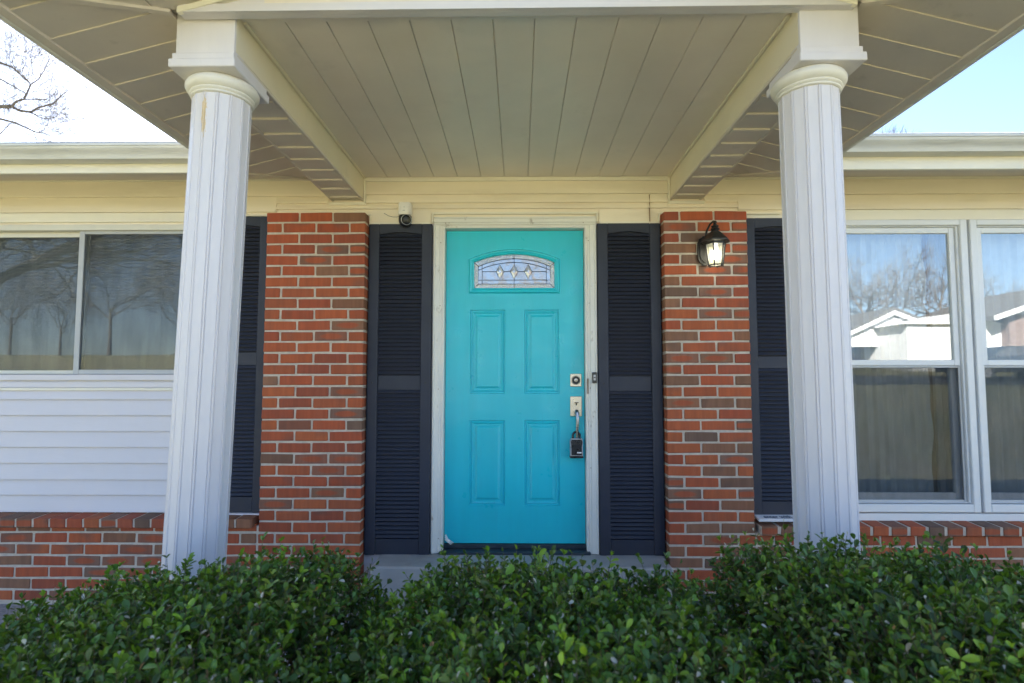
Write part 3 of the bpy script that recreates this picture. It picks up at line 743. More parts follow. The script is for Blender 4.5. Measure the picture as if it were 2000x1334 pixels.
strip([(gx1, lz0), (gx1, lzs), (ix1, izs), (ix1, iz0)], 'rippled_glass')
tp = MB()
for k in range(len(ar) - 1):
    tp.add([(ar[k][0], yG, ar[k][1]), (ar[k + 1][0], yG, ar[k + 1][1]), (inn[k + 1][0], yG, inn[k + 1][1]), (inn[k][0], yG, inn[k][1])], [(0, 1, 2, 3)])
obj('pane', tp, 'rippled_glass', door)
for cx_ in (728, 992, 1255):
    c_ = dpt(cx_, 575); hw = dpt(cx_ + 72, 0)[0] - c_[0]; hh = c_[1] - dpt(0, 710)[1]
    dm = MB().add([(c_[0] - hw, yG, c_[1]), (c_[0], yG, c_[1] - hh), (c_[0] + hw, yG, c_[1]), (c_[0], yG, c_[1] + hh), (c_[0] - hw * .3, yG - .003, c_[1]), (c_[0], yG - .003, c_[1] - hh * .3), (c_[0] + hw * .3, yG - .003, c_[1]), (c_[0], yG - .003, c_[1] + hh * .3)],
                  [(0, 1, 5, 4), (1, 2, 6, 5), (2, 3, 7, 6), (3, 0, 4, 7), (4, 5, 6, 7)])
    obj('bevel_pane', dm, 'bevel_glass', door)
cm = MB(); cr = .0018
def cl(*pts): cm.tube([(x, yG - .001, z) for x, z in pts], cr, 6)
cl((ix0, izs), (ix0, iz0), (ix1, iz0), (ix1, izs)); cl(*inn); cl(*inn2)
cl((gx0, lz0), (ix0, iz0)); cl((gx1, lz0), (ix1, iz0)); cl((gx0, lzs), (ix0, izs)); cl((gx1, lzs), (ix1, izs))
xa, xb = dpt(398, 0)[0], dpt(1590, 0)[0]; z2 = dpt(0, 732)[1]; zmd = dpt(0, 575)[1]
cl((xa, iz0), (xa, dpt(0, 455)[1])); cl((xb, iz0), (xb, dpt(0, 455)[1])); cl((ix0, z2), (ix1, z2))
xc = dpt(992, 0)[0]; cl((xc, lz0), (xc, dpt(0, 710)[1])); cl((xc, dpt(0, 440)[1]), (xc, lzt))
prev = xa
for cx_ in (728, 992, 1255):
    c_ = dpt(cx_, 575); hw = dpt(cx_ + 72, 0)[0] - c_[0]; hh = c_[1] - dpt(0, 710)[1]
    cl((c_[0] - hw, c_[1]), (c_[0], c_[1] - hh), (c_[0] + hw, c_[1]), (c_[0], c_[1] + hh), (c_[0] - hw, c_[1]))
    cl((prev, zmd), (c_[0] - hw, zmd)); prev = c_[0] + hw
cl((prev, zmd), (xb, zmd))
obj('came', cm, 'lead_came', door)
# deadbolt
q = panel_rect(1113.5, 730, 1135.5, 755); cx_, cz_ = (q[0] + q[1]) / 2, (q[2] + q[3]) / 2
db = MB().box(q[0], q[1], yF - .009, yF + .001, q[2], q[3], .003)
o = obj('deadbolt', db.lathe([(.029, -.0065), (.029, -.012), (.0255, -.0145), (.024, -.0145), (.024, -.011), (.0115, -.011), (.0115, -.017), (.0095, -.018)], (cx_, yF, cz_), 36, 'y'), 'satin_nickel', door, smooth=True)
obj('keyhole', MB().lathe([(.030, -.0088), (.030, -.0094), (.0292, -.0094)], (cx_, yF - .0005, cz_), 32, 'y').lathe([(.0253, -.0150), (.0242, -.0152)], (cx_, yF, cz_), 32, 'y').box(cx_ - .0016, cx_ + .0016, yF - .0195, yF - .015, cz_ - .007, cz_ + .003), 'black_metal', door)
# handle set
q = panel_rect(1113.5, 774, 1136.5, 813)
hp = MB().box(q[0], q[1], yF - .010, yF + .001, q[2], q[3], .003)
obj('handle_plate', hp, 'satin_nickel', door, smooth=True)
hx = PX(1125.5, 800, yF); z0 = PZ(1125, 788, yF)
obj('thumb_latch', MB().box(hx - .014, hx + .014, yF - .030, yF - .009, z0 + .004, z0 + .008, .002).box(hx - .004, hx + .004, yF - .016, yF - .009, z0 - .012, z0 + .004, .001), 'black_metal', door)
zz = lambda py: PZ(1125, py, yF)
hh_ = MB().tube([(hx, yF - .008, zz(805)), (hx, yF - .028, zz(803)), (hx + .001, yF - .045, zz(806)), (hx + .003, yF - .052, zz(816)), (hx + .001, yF - .052, zz(830)), (hx - .001, yF - .048, zz(846)), (hx - .002, yF - .044, zz(862)), (hx - .002, yF - .036, zz(876)), (hx - .002, yF - .02, zz(884)), (hx - .002, yF + .001, zz(886))],
                [.012, .013, .0125, .0115, .010, .009, .0085, .0085, .009, .011], 14)
obj('door_handle', hh_, 'bright_steel', door, smooth=True)
# frame, jambs, threshold
df = MB(); yT = YW - .022
fx = [PX(848.5, 430, YW), PX(866, 430, YW), PX(1144, 430, YW), PX(1163, 430, YW)]
zb_ = sz + .004; zt_ = PZ(1000, 425, YW); zi = PZ(1000, 440.5, YW)
def mould(m, axis, a, b, p0, p1, sgn):
    # brick mould profile across p0 (outer) -> p1 (inner)
    wv = p1 - p0
    pts = [(p0, YW + .012), (p0, yT), (p0 + wv * .16, yT - .002), (p0 + wv * .22, yT + .003), (p0 + wv * .62, yT + .006), (p0 + wv * .72, yT + .012), (p0 + wv * .86, yT + .013), (p1, yT + .022), (p1, YW + .012)]
    if axis == 'z': m.prism(pts, 'z', a, b)
    else: m.prism([(y, p) for p, y in pts], 'x', a, b)
mould(df, 'z', zb_, zi, fx[0], fx[1], 1); mould(df, 'z', zb_, zi, fx[3], fx[2], -1)
mould(df, 'x', fx[0], fx[3], zt_, zi, 1)
frm = tag(obj('door_frame', df, 'door_frame_paint', H), 'off-white door frame with grimy mitred corners')
jb = MB(); jx0, jx1 = ddx0 - .003, ddx1 + .003
jb.box(fx[1] - .004, jx0, YW - .006, YD + .06, zb_, zi, .002); jb.box(jx1, fx[2] + .004, YW - .006, YD + .06, zb_, zi, .002)
jb.box(jx0, jx1, YW - .005, YD + .06, zd1 + .003, zi, .002)
jb.box(jx0 - .02, jx0 + .012, YD + .045, YD + .06, zb_, zd1, .001); jb.box(jx1 - .012, jx1 + .02, YD + .045, YD + .06, zb_, zd1, .001)
obj('jamb', jb, 'door_frame_paint', frm)
th = MB().box(jx0 - .02, jx1 + .02, YW - .035, YD + .06, sz + .001, sz + .016, .003).box(jx0, jx1, YD - .018, YD + .05, sz + .016, zd0 - .004, .003)
obj('threshold', th, 'threshold_metal', frm)
nl = MB()
for px, py in ((870, 436), (1139, 434.5), (861, 474), (1149, 470), (859.5, 597), (1151, 592), (1153, 758), (1154, 914), (856, 760), (856, 1052)):
    x, z = P(px, py, YW - .018); obj('nail_head', MB().lathe([(.0028, 0), (.0028, -.003)], (x, yT + .006, z), 8, 'y'), 'brown_wood', frm)
x, z = P(1148.5, 754, YW - .02); obj('bare_wood_chip', MB().box(x - .0035, x + .0035, yT + .0055, yT + .012, z - .05, z + .048, .002), 'brown_wood', frm)
x, z = P(871, 1054, YD - .02)
ws = MB()
for k in range(3):
    ws.tube([(x - .004, YD - .02 - k * .004, z + .03 - k * .012), (x + .012, YD - .024 - k * .005, z + .004 - k * .006), (x + .05 - k * .008, YD - .03, z - .018 - k * .005)], [.006, .0045, .0025], 5)
obj('torn_weatherstrip', ws, 'white_plastic', frm)

# ---- porch: ceiling, beams, columns, gable
YFl, YFr = 1.962, 1.940
def yf(x): return YFl + (YFr - YFl) * (x + 1.1) / 2.2
pc = tag(obj('porch_ceiling', MB().box(Bx['li'] + .001, Bx['ri'] - .001, 1.99, YW + .005, ZC + .014, ZC + .03), 'ceiling_vinyl', H), 'panelled vinyl ceiling of the porch')
npk = 13; wpk = (Bx['ri'] - Bx['li'] - .004) / npk
for i in range(npk):
    x0 = Bx['li'] + .002 + i * wpk; x1 = x0 + wpk - .0016
    m = MB(); c = .0022
    sec = [(x0, ZC + .012), (x0, ZC + .003), (x0 + c, ZC), (x1 - c, ZC), (x1, ZC + .003), (x1, ZC + .012)]
    yA = [yf(p[0]) + .03 for p in sec]; n = len(sec)
    m.add([(p[0], ya, p[1]) for p, ya in zip(sec, yA)] + [(p[0], YW + .004, p[1]) for p in sec],
          [[k, (k + 1) % n, n + (k + 1) % n, n + k] for k in range(n)] + [list(range(n)), list(range(n, 2 * n))])
    obj('ceiling_plank', m, 'ceiling_vinyl', pc)
ct = MB()
for s in ('li', 'ri'):
    sg = 1 if s == 'li' else -1
    obj('ceiling_trim', MB().box(Bx[s] + sg * .0005, Bx[s] + sg * .016, yf(Bx[s]) + .03, YW - .02, ZC - .012, ZC - .0005, .003), 'beam_paint', pc)
for px, py in ((673, 31), (1003, 28), (1340, 21)):
    d_ = ray(px, py); t_ = (ZC - .005 - CZ) / d_.z
    obj('nail_head', MB().lathe([(.0032, 0), (.0032, -.002)], (d_.x * t_, d_.y * t_, ZC - .004), 8), 'brown_wood', pc)
ZB = PZ(1000, 391, YW - .01)
for a, b, lab in ((Bx['lo'], Bx['li'], 'cream boxed beam over the left column'), (Bx['ri'], Bx['ro'], 'cream boxed beam over the right column')):
    y0 = yf((a + b) / 2)
    bm_ = MB().box(a, b, y0 - .012, YW + .002, ZB + .011, ZC + .012, .003)
    bo = tag(obj('porch_beam', bm_, 'beam_paint', H), lab)
    e = MB().box(a, a + .016, y0 + .0, YW, ZB - .001, ZB + .0105, .002).box(b - .016, b, y0, YW, ZB - .001, ZB + .0105, .002)
    obj('beam_edge_trim', e, 'soffit_vinyl', bo)
    y = y0 + .02; k = 0
    while y < YW - .02:
        y2 = min(y + .1565, YW - .003)
        prof = [(y, ZB - .003), (y, ZB + .009), (y2, ZB + .009), (y2, ZB + .006), (y + .01, ZB - .0035)]
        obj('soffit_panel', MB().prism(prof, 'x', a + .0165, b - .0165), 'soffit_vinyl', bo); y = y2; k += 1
# columns
def column(cx_, cy_, zt, bx, by, zb, lab, m):
    n = 14; sub = 20; r = .1015; prof = []
    for i in range(n):
        for k in range(sub):
            t = k / sub; a = 2 * math.pi * (i + t) / n + .1
            if t < .051 or t > .949: rr = r
            elif t < .11 or t > .89: rr = r - .0048
            else:
                u = (t - .11) / .78; rr = r - .0014 - .0022 * math.sin(math.pi * u)
            prof.append((rr, a))
    lv = np.linspace(0, 1, 14); vs_ = []; fs = []; L = len(prof)
    for v in lv:
        ox, oy = (bx - cx_) * v, (by - cy_) * v; z = (zb - zt) * v; e = 1 + .02 * v
        for rr, a in prof: vs_.append((ox + rr * e * math.cos(a), oy + rr * e * math.sin(a), z))
    for j in range(len(lv) - 1):
        for i in range(L): fs.append([j * L + i, j * L + (i + 1) % L, (j + 1) * L + (i + 1) % L, (j + 1) * L + i])
    mb = MB().add(vs_, fs)
    c = tag(obj('column', mb, m, H, loc=(cx_, cy_, zt)), lab)
    c.data.polygons.foreach_set('use_smooth', [True] * len(c.data.polygons)); c.data.set_sharp_from_angle(angle=R(28))
    prof = [(.092, -.012), (.103, -.012), (.107, -.009), (.107, -.003), (.111, 0), (.113, .004), (.111, .009), (.115, .011), (.122, .018), (.127, .028), (.127, .037), (.122, .047), (.115, .054), (.095, .055)]
    obj('capital_ring', MB().lathe(prof, (0, 0, 0), 56), 'capital_paint', c, smooth=True)
    return c
Xl, Zl = P(436, 176, 2.065); Xr, Zr = P(1578, 168, 2.03)
Xlb, _ = P(381, 1100, 2.065); Xrb, _ = P(1613, 1055, 2.03)
def col_full(X, Y, Zt, Xb_, zpx, lab, m, blk, extra):
    zpl = PZ(*extra['plate_bot'], Y - .115)
    ztop = zpl - .056; zrow = .16
    bx = X + (Xb_ - X) * (ztop - zrow) / (ztop - zpx)
    c = column(X, Y, ztop, bx, Y - .005, zrow, lab, m)
    a, b = blk; y0 = yf((a + b) / 2)
    ab = MB().box(a - .012, b + .012, y0 - .044, Y + .135, zpl, zpl + .031, .003)
    ab.box(a - .004, b + .004, y0 - .034, Y + .128, zpl + .0308, zpl + .056, .002)
    o = obj('abacus', ab, 'column_paint', c); o.location = (-X, -Y, -ztop)
    eb = MB().box(a + .001, b - .001, y0 - .022, y0 + .05, zpl + .0595, ZC + .006, .002)
    o = obj('beam_end_block', eb, 'column_paint', c); o.location = (-X, -Y, -ztop)
    o = obj('column_base', MB().lathe([(.112, 0), (.125, -.005), (.13, -.015), (.125, -.03), (.14, -.035)], (bx - X, -.005, zrow - ztop), 40).box(bx - X - .15, bx - X + .15, -.155, .145, .1005 - ztop, zrow - .034 - ztop, .004), 'column_paint', c, smooth=True)
    return c
col_full(Xl, 2.065, Zl, Xlb, PZ(381, 1100, 2.065), 'left fluted white column with peeling paint near its top', 'column_paint_peeled', (Bx['lo'], Bx['li']), {'plate_bot': (404, 138.5)})
col_full(Xr, 2.03, Zr, Xrb, PZ(1613, 1055, 2.03), 'right fluted white column beside the paired windows', 'column_paint', (Bx['ri'], Bx['ro']), {'plate_bot': (1608, 123)})

# soffits
SL = .26; XE = 1.675; ZE = 2.60; YE = 3.15
def zp_(x, y): return ZE + SL * (XE - abs(x))
def zm_(x, y): return ZE + SL * (y - YE)
def clip(poly, a, b, c):                       # keep a*x+b*y<=c
    out = []
    for i in range(len(poly)):
        p, q = poly[i], poly[(i + 1) % len(poly)]; fp, fq = a * p[0] + b * p[1] - c, a * q[0] + b * q[1] - c
        if fp <= 0: out.append(p)
        if (fp < 0 < fq) or (fq < 0 < fp): t = fp / (fp - fq); out.append((p[0] + (q[0] - p[0]) * t, p[1] + (q[1] - p[1]) * t))
    return out
YG = 1.90; YR = 1.58                           # gable face, rake edge
for sg, xin, lab in ((-1, -Bx['lo'], 'sloping panelled soffit of the porch, left side'), (1, Bx['ro'], 'sloping panelled soffit of the porch, right side')):
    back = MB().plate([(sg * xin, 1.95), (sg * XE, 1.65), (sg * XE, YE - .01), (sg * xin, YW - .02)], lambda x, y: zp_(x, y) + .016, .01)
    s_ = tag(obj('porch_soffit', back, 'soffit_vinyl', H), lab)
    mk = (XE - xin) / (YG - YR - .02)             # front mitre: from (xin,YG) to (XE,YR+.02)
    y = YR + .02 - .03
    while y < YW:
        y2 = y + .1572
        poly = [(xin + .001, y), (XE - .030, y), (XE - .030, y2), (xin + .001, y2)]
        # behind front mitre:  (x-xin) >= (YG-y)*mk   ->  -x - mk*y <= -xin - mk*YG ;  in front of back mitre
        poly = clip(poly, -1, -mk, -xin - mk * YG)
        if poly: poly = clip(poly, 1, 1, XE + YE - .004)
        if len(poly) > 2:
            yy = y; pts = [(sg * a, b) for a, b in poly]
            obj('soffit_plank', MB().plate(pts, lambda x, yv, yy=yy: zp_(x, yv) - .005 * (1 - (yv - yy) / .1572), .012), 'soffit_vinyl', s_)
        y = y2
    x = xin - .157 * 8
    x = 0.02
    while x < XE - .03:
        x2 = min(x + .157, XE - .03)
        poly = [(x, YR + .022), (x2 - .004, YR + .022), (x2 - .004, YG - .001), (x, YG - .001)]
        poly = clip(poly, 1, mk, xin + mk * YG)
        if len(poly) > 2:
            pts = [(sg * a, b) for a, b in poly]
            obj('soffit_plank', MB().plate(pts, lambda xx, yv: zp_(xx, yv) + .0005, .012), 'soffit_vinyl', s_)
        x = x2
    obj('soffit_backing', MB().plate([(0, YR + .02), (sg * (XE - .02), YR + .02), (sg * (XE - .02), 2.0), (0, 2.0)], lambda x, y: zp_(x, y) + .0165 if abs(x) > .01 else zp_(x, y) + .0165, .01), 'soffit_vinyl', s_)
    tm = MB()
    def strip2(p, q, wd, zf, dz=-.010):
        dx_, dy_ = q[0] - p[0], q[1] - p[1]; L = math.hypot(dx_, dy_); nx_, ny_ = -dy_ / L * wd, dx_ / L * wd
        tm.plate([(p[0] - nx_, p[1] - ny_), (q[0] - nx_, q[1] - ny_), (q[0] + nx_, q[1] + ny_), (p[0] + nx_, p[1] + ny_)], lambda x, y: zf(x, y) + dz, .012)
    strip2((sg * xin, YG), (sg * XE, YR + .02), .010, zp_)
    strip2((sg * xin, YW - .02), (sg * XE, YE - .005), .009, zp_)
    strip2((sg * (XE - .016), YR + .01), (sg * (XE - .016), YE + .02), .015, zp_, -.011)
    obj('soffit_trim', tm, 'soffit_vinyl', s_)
    fa = MB().box(sg * XE, sg * (XE + .022), YR, YE + .06, ZE - .014, ZE + .13, .003)
    obj('fascia', fa, 'gutter_metal', s_)
    # main eave
    x_out = sg * 6.5
    poly = [(sg * xin, YW - .018), (sg * XE, YE), (x_out, YE), (x_out, YW - .003)]
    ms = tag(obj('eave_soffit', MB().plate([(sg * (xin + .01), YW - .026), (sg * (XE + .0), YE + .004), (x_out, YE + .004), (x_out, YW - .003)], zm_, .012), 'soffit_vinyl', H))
    zt0 = ZE - .012
    ef = MB().box(sg * (XE + .024), x_out, YE - .022, YE, zt0, ZE + .13, .003); obj('fascia', ef, 'trim_cream', ms)
    gpy = (280, 309, 318) if sg < 0 else (262, 294, 303)
    yg1, yg0 = YE - .024, YE - .145
    zt1 = PZ(150 if sg < 0 else 1850, gpy[0], yg0); zg0 = PZ(150 if sg < 0 else 1850, gpy[1], yg0 + .035)
    hg = zt1 - zg0
    prof = [(yg1, zt1 - .004), (yg1, zg0), (yg0 + .045, zg0), (yg0 + .040, zg0 + hg * .16), (yg0 + .034, zg0 + hg * .3), (yg0 + .020, zg0 + hg * .48), (yg0 + .008, zg0 + hg * .62), (yg0 + .003, zg0 + hg * .72),
            (yg0 + .002, zt1 - .014), (yg0 - .004, zt1 - .012), (yg0 - .004, zt1), (yg0 + .006, zt1)]
    gt = tag(obj('gutter', MB().prism(prof, 'x', sg * (XE + .03), x_out), 'gutter_metal', H, smooth=True), 'weathered white gutter along the %s eave' % ('left' if sg < 0 else 'right'))
    gg = MB(); k = 0
    gg.plate([(sg * (XE + .03), yg0 + .0), (x_out, yg0 + .0), (x_out, yg1 - .005), (sg * (XE + .03), yg1 - .005)], lambda x, y: zt1 + .002 + .1 * (y - yg0), .004)
    x = XE + .04
    while x < 4.0: gg.box(sg * x, sg * (x + .006), yg0 - .001, yg0 + .004, zt1 + .001, zt1 + .009); x += .012
    obj('gutter_guard', gg, 'gutter_guard', gt)
# gable front and its siding
def tri_z(x): return ZE + SL * (XE - abs(x))
gb = MB(); zg = PZ(460, 27, YG); zgr = PZ(1672, 4, YG)
gxl, gxr = -1.20, 1.17; zgr = min(zgr, 2.709)
gbl = [(gxl, zg), (gxr, zgr), (gxr, tri_z(gxr) - .012), (0, tri_z(0)), (gxl, tri_z(gxl) - .012)]
gab = tag(obj('gable_front', MB().prism(gbl, 'y', YG, YG + .03), 'siding_white', H), 'white gable face across the top of the porch')
obj('gable_trim', MB().prism([(gxl, zg), (gxr, zgr), (gxr, zgr + .028), (gxl, zg + .028)], 'y', YG - .014, YG - .001), 'siding_white', gab)
for sg in (-1, 1):
    xo = gxl if sg < 0 else gxr
    obj('rake_trim', MB().prism([(xo * 1.0, tri_z(xo) - .026), (0, tri_z(0) - .026), (0, tri_z(0) - .006), (xo, tri_z(xo) - .006)], 'y', YG - .018, YG - .0005), 'trim_cream', gab)
# header above the ceiling edge
hd = MB(); 
hd.add([(Bx['li'], yf(Bx['li']) - .06, ZC - .004), (Bx['ri'], yf(Bx['ri']) - .06, ZC - .004), (Bx['ri'], yf(Bx['ri']) + .034, ZC - .004), (Bx['li'], yf(Bx['li']) + .034, ZC - .004),
        (Bx['li'], yf(Bx['li']) - .06, ZC + .06), (Bx['ri'], yf(Bx['ri']) - .06, ZC + .06), (Bx['ri'], yf(Bx['ri']) + .034, ZC + .06), (Bx['li'], yf(Bx['li']) + .034, ZC + .06)],
       [(0, 1, 2, 3), (4, 5, 6, 7), (0, 1, 5, 4), (1, 2, 6, 5), (2, 3, 7, 6), (3, 0, 4, 7)])
obj('porch_header', hd, 'ceiling_vinyl', H)
# roofs
rf = MB(); t_ = .09
for sg in (-1, 1):
    rf.add([(sg * (XE + .04), YR - .03, ZE + .125), (0, YR - .03, ZE + .125 + SL * (XE + .04)), (0, 6.5, ZE + .125 + SL * (XE + .04)), (sg * (XE + .04), YE + .4, ZE + .125),
            (sg * (XE + .04), YR - .03, ZE + .125 + t_ * .4), (0, YR - .03, ZE + .125 + t_ * .4 + SL * (XE + .04)), (0, 6.5, ZE + .125 + t_ * .4 + SL * (XE + .04)), (sg * (XE + .04), YE + .4, ZE + .125 + t_ * .4)],
           [(0, 1, 2, 3), (4, 5, 6, 7), (0, 1, 5, 4), (1, 2, 6, 5), (2, 3, 7, 6), (3, 0, 4, 7)])
obj('porch_roof', rf, 'roof_shingle', H)
rk = MB()
for sg in (-1, 1):
    rk.prism([(sg * XE, ZE - .012), (0, tri_z(0) - .012), (0, tri_z(0) + .124), (sg * XE, ZE + .124)], 'y', YR - .02, YR + .02)
obj('rake_board', rk, 'trim_cream', H)
RY, RZ = 7.8, ZE + .13 + .39 * 4.65
mr = MB(); k_ = (RZ - ZE - .095) / (RY - YE + .03)
def roof_z(y): return ZE + .095 + k_ * (y - YE + .03)
for xa, xb, ya in ((-6.6, -XE - .02, YE - .03), (-XE - .02, XE + .02, YW + .16), (XE + .02, 6.6, YE - .03)):
    mr.prism([(ya, roof_z(ya)), (RY, RZ), (12.6, ZE + .131), (12.6, ZE + .19), (RY, RZ + .06), (ya, roof_z(ya) + .02)], 'x', xa, xb)
mr.prism([(YW + .1, ZE + .14), (RY, RZ - .01), (12, ZE + .14)], 'x', -6.4, -6.3); mr.prism([(YW + .1, ZE + .14), (RY, RZ - .01), (12, ZE + .14)], 'x', 6.3, 6.4)
obj('roof', mr, 'roof_shingle', H)

# ================================================================== THINGS FIXED TO THE HOUSE
# security camera
x, z = P(791.5, 421, YW - .06)
sc = thing('security_camera', 'white and black security camera mounted above the left door shutter', 'camera', (x, YW - .014, z))
def rbox(w_, d_, h_, z0, r=.016, seg=6):
    pts = []
    for (sx, sy, a0_) in ((1, 1, 0), (-1, 1, 90), (-1, -1, 180), (1, -1, 270)):
        for k in range(seg + 1):
            a = R(a0_ + 90 * k / seg); pts.append((sx * (w_ / 2 - r) + r * math.cos(a), -d_ / 2 + sy * (d_ / 2 - r) + r * math.sin(a)))
    vs_ = []; fs = []; lv = [(0, .94), (.004, 1), (h_ - .008, 1), (h_ - .002, .96), (h_, .88)]; n = len(pts)
    for (hh, s) in lv: vs_ += [(px * s, (py + d_ / 2) * s - d_ / 2, z0 + hh) for px, py in pts]
    for j in range(len(lv) - 1):
        for i in range(n): fs.append([j * n + i, j * n + (i + 1) % n, (j + 1) * n + (i + 1) % n, (j + 1) * n + i])
    fs += [list(range(n)), list(range((len(lv) - 1) * n, len(lv) * n))]
    return MB().add(vs_, fs)
obj('housing', rbox(.082, .085, .078, .0, .022), 'white_plastic', sc, smooth=True)
hd_ = MB().lathe([(.036, -.001), (.041, -.006), (.0425, -.022), (.041, -.04), (.036, -.056), (.026, -.068), (.012, -.075), (.002, -.077)], (0, -.043, 0), 32)
obj('swivel_head', hd_, 'black_plastic', sc, smooth=True)
ln = obj('lens', MB().lathe([(.033, .03), (.033, -.002), (.031, -.005), (.028, -.003), (.026, .002), (.012, .004), (.002, .004)], (0, 0, 0), 32, 'y'), 'lens_glass', sc, smooth=True, loc=(.014, -.078, -.036), rot=(R(18), 0, R(14)))
obj('lens_ring', MB().lathe([(.034, .004), (.034, -.004), (.031, -.0062), (.0295, -.004), (.0295, .004)], (0, 0, 0), 32, 'y'), 'silver_plastic', ln, smooth=True)
obj('status_light', MB().lathe([(.003, .0), (.003, -.002)], (0, -.0848, .045), 10, 'y').box(-.009, .006, -.0862, -.084, .021, .025), 'silver_plastic', sc)
cb = MB().tube([(-.03, .004, .02), (-.06, -.0005, .004), (-.09, -.0005, .004), (-.12, -.0005, .012), (-.15, -.0005, .03)], .0014, 6)
obj('cable', cb, 'dark_grey_plastic', sc, smooth=True)

# wall lantern
Lx, Lz = P(1397, 478, YB - .105)
lt = thing('wall_lantern', 'black hexagonal wall lantern with its bulb lit on the right brick pillar', 'lantern', (Lx, YB - .002, Lz))
bp_ = [(-.042, .028), (-.034, .052), (-.02, .058), (-.012, .07), (.012, .07), (.02, .058), (.034, .052), (.042, .028), (.042, -.075), (.032, -.098), (.02, -.104), (.012, -.118), (-.012, -.118), (-.02, -.104), (-.032, -.098), (-.042, -.075)]
obj('backplate', MB().prism([(a - .036, b + .006) for a, b in bp_], 'y', -.016, -.001).prism([(a * .72 - .036, b * .8 + .002) for a, b in bp_], 'y', -.024, -.0155), 'black_metal', lt)
yc = -.105
arm = MB().tube([(-.036, -.02, .03), (-.036, -.034, .06), (-.033, -.05, .10), (-.020, -.075, .136), (-.006, -.098, .149), (0, yc - .002, .142), (0, yc, .12)], [.007, .007, .0065, .006, .006, .006, .006], 10)
obj('hook_arm', arm, 'black_metal', lt, smooth=True)
def hexring(mb, specs, seg=6, cx0=0, cy0=yc):
    vs_ = []; fs = []
    for (r, z) in specs:
        for k in range(seg):
            a = 2 * math.pi * k / seg
            vs_.append((cx0 + r * math.cos(a), cy0 + r * math.sin(a), z))
    for j in range(len(specs) - 1):
        for k in range(seg): fs.append([j * seg + k, j * seg + (k + 1) % seg, (j + 1) * seg + (k + 1) % seg, (j + 1) * seg + k])
    fs += [list(range(seg)), list(range((len(specs) - 1) * seg, len(specs) * seg))]
    return mb.add(vs_, fs)
rt, rb_, zt2, zb2 = .061, .043, .012, -.128
ca = hexring(MB(), [(.074, .010), (.090, .016), (.091, .024), (.074, .040), (.056, .058), (.040, .072), (.027, .080), (.022, .084), (.022, .09)])
obj('lantern_roof', ca, 'black_metal', lt)
obj('finial', MB().lathe([(.02, .088), (.028, .094), (.026, .100), (.014, .104), (.022, .110), (.024, .116), (.012, .122), (.009, .132), (.013, .14), (.008, .148), (.001, .151)], (0, yc, 0), 20), 'black_metal', lt, smooth=True)
fm = MB()
for k in range(6):
    a = 2 * math.pi * k / 6; c_, s__ = math.cos(a), math.sin(a)
    fm.tube([(rt * c_, yc + rt * s__, zt2), (rb_ * c_, yc + rb_ * s__, zb2 - .008)], [.0048, .0042], 6)
hexring(fm, [(rt + .004, .012), (rt + .004, -.002), (rt - .008, -.002)]); 
for k in range(6):
    a = 2 * math.pi * k / 6; b2 = 2 * math.pi * (k + 1) / 6
    fm.tube([(rb_ * math.cos(a), yc + rb_ * math.sin(a), zb2), (rb_ * math.cos(b2), yc + rb_ * math.sin(b2), zb2)], .0042, 6)
obj('cage', fm, 'black_metal', lt)
for k in range(6):
    a = 2 * math.pi * k / 6; b2 = 2 * math.pi * (k + 1) / 6; e = .96
    obj('lantern_pane', MB().add([(rb_ * e * math.cos(a), yc + rb_ * e * math.sin(a), zb2), (rb_ * e * math.cos(b2), yc + rb_ * e * math.sin(b2), zb2), (rt * e * math.cos(b2), yc + rt * e * math.sin(b2), .0), (rt * e * math.cos(a), yc + rt * e * math.sin(a), .0)], [(0, 1, 2, 3)]), 'lantern_glass', lt)
obj('bulb', MB().lathe([(.001, -.094), (.012, -.092), (.022, -.084), (.027, -.072), (.028, -.060), (.024, -.046), (.016, -.034), (.013, -.022), (.013, .004)], (0, yc, 0), 24), 'lit_bulb', lt, smooth=True)

# lock box
x, z = P(1125.5, 856, YD - .05)
lb = thing('key_lock_box', 'black key lock box hanging from the door handle', 'lock box', (x, YD - .058, z))
zb3 = PZ(1125, 894, YD - .06) - z
hw = .041
outl = [(-hw, zb3), (hw, zb3), (hw * .96, -.055), (hw * 1.0, -.02), (hw * .86, -.001), (-hw * .86, -.001), (-hw * 1.0, -.02), (-hw * .96, -.055)]
obj('body', MB().prism(outl, 'y', -.012, .03), 'silver_plastic', lb)
ins = [(-hw * .8, zb3 + .018), (hw * .8, zb3 + .018), (hw * .78, -.05), (hw * .9, -.02), (hw * .74, -.006), (-hw * .74, -.006), (-hw * .9, -.02), (-hw * .78, -.05)]
obj('front_cover', MB().prism(ins, 'y', -.019, -.0122), 'black_plastic', lb)
obj('bottom_cap', MB().box(-hw * 1.06, hw * 1.06, -.016, .031, zb3 - .002, zb3 + .012, .004), 'black_plastic', lb)
obj('shackle', MB().tube([(-.022, .008, -.005), (-.022, .008, .018), (-.019, .008, .030), (-.010, .008, .039), (0, .008, .042), (.010, .008, .039), (.019, .008, .030), (.022, .008, .018), (.022, .008, -.005)], .0072, 10), 'black_plastic', lb, smooth=True)
bt = MB()
for r_ in range(2):
    for k in range(5): bt.lathe([(.0028, 0), (.0028, -.0018), (.002, -.0024)], ((k - 2) * .0125, -.019, -.020 - r_ * .014), 8, 'y')
obj('push_button', bt, 'dark_grey_plastic', lb)
obj('brand_plate', MB().box(.002, .030, -.0202, -.0185, zb3 + .03, zb3 + .038), 'label_white', lb)

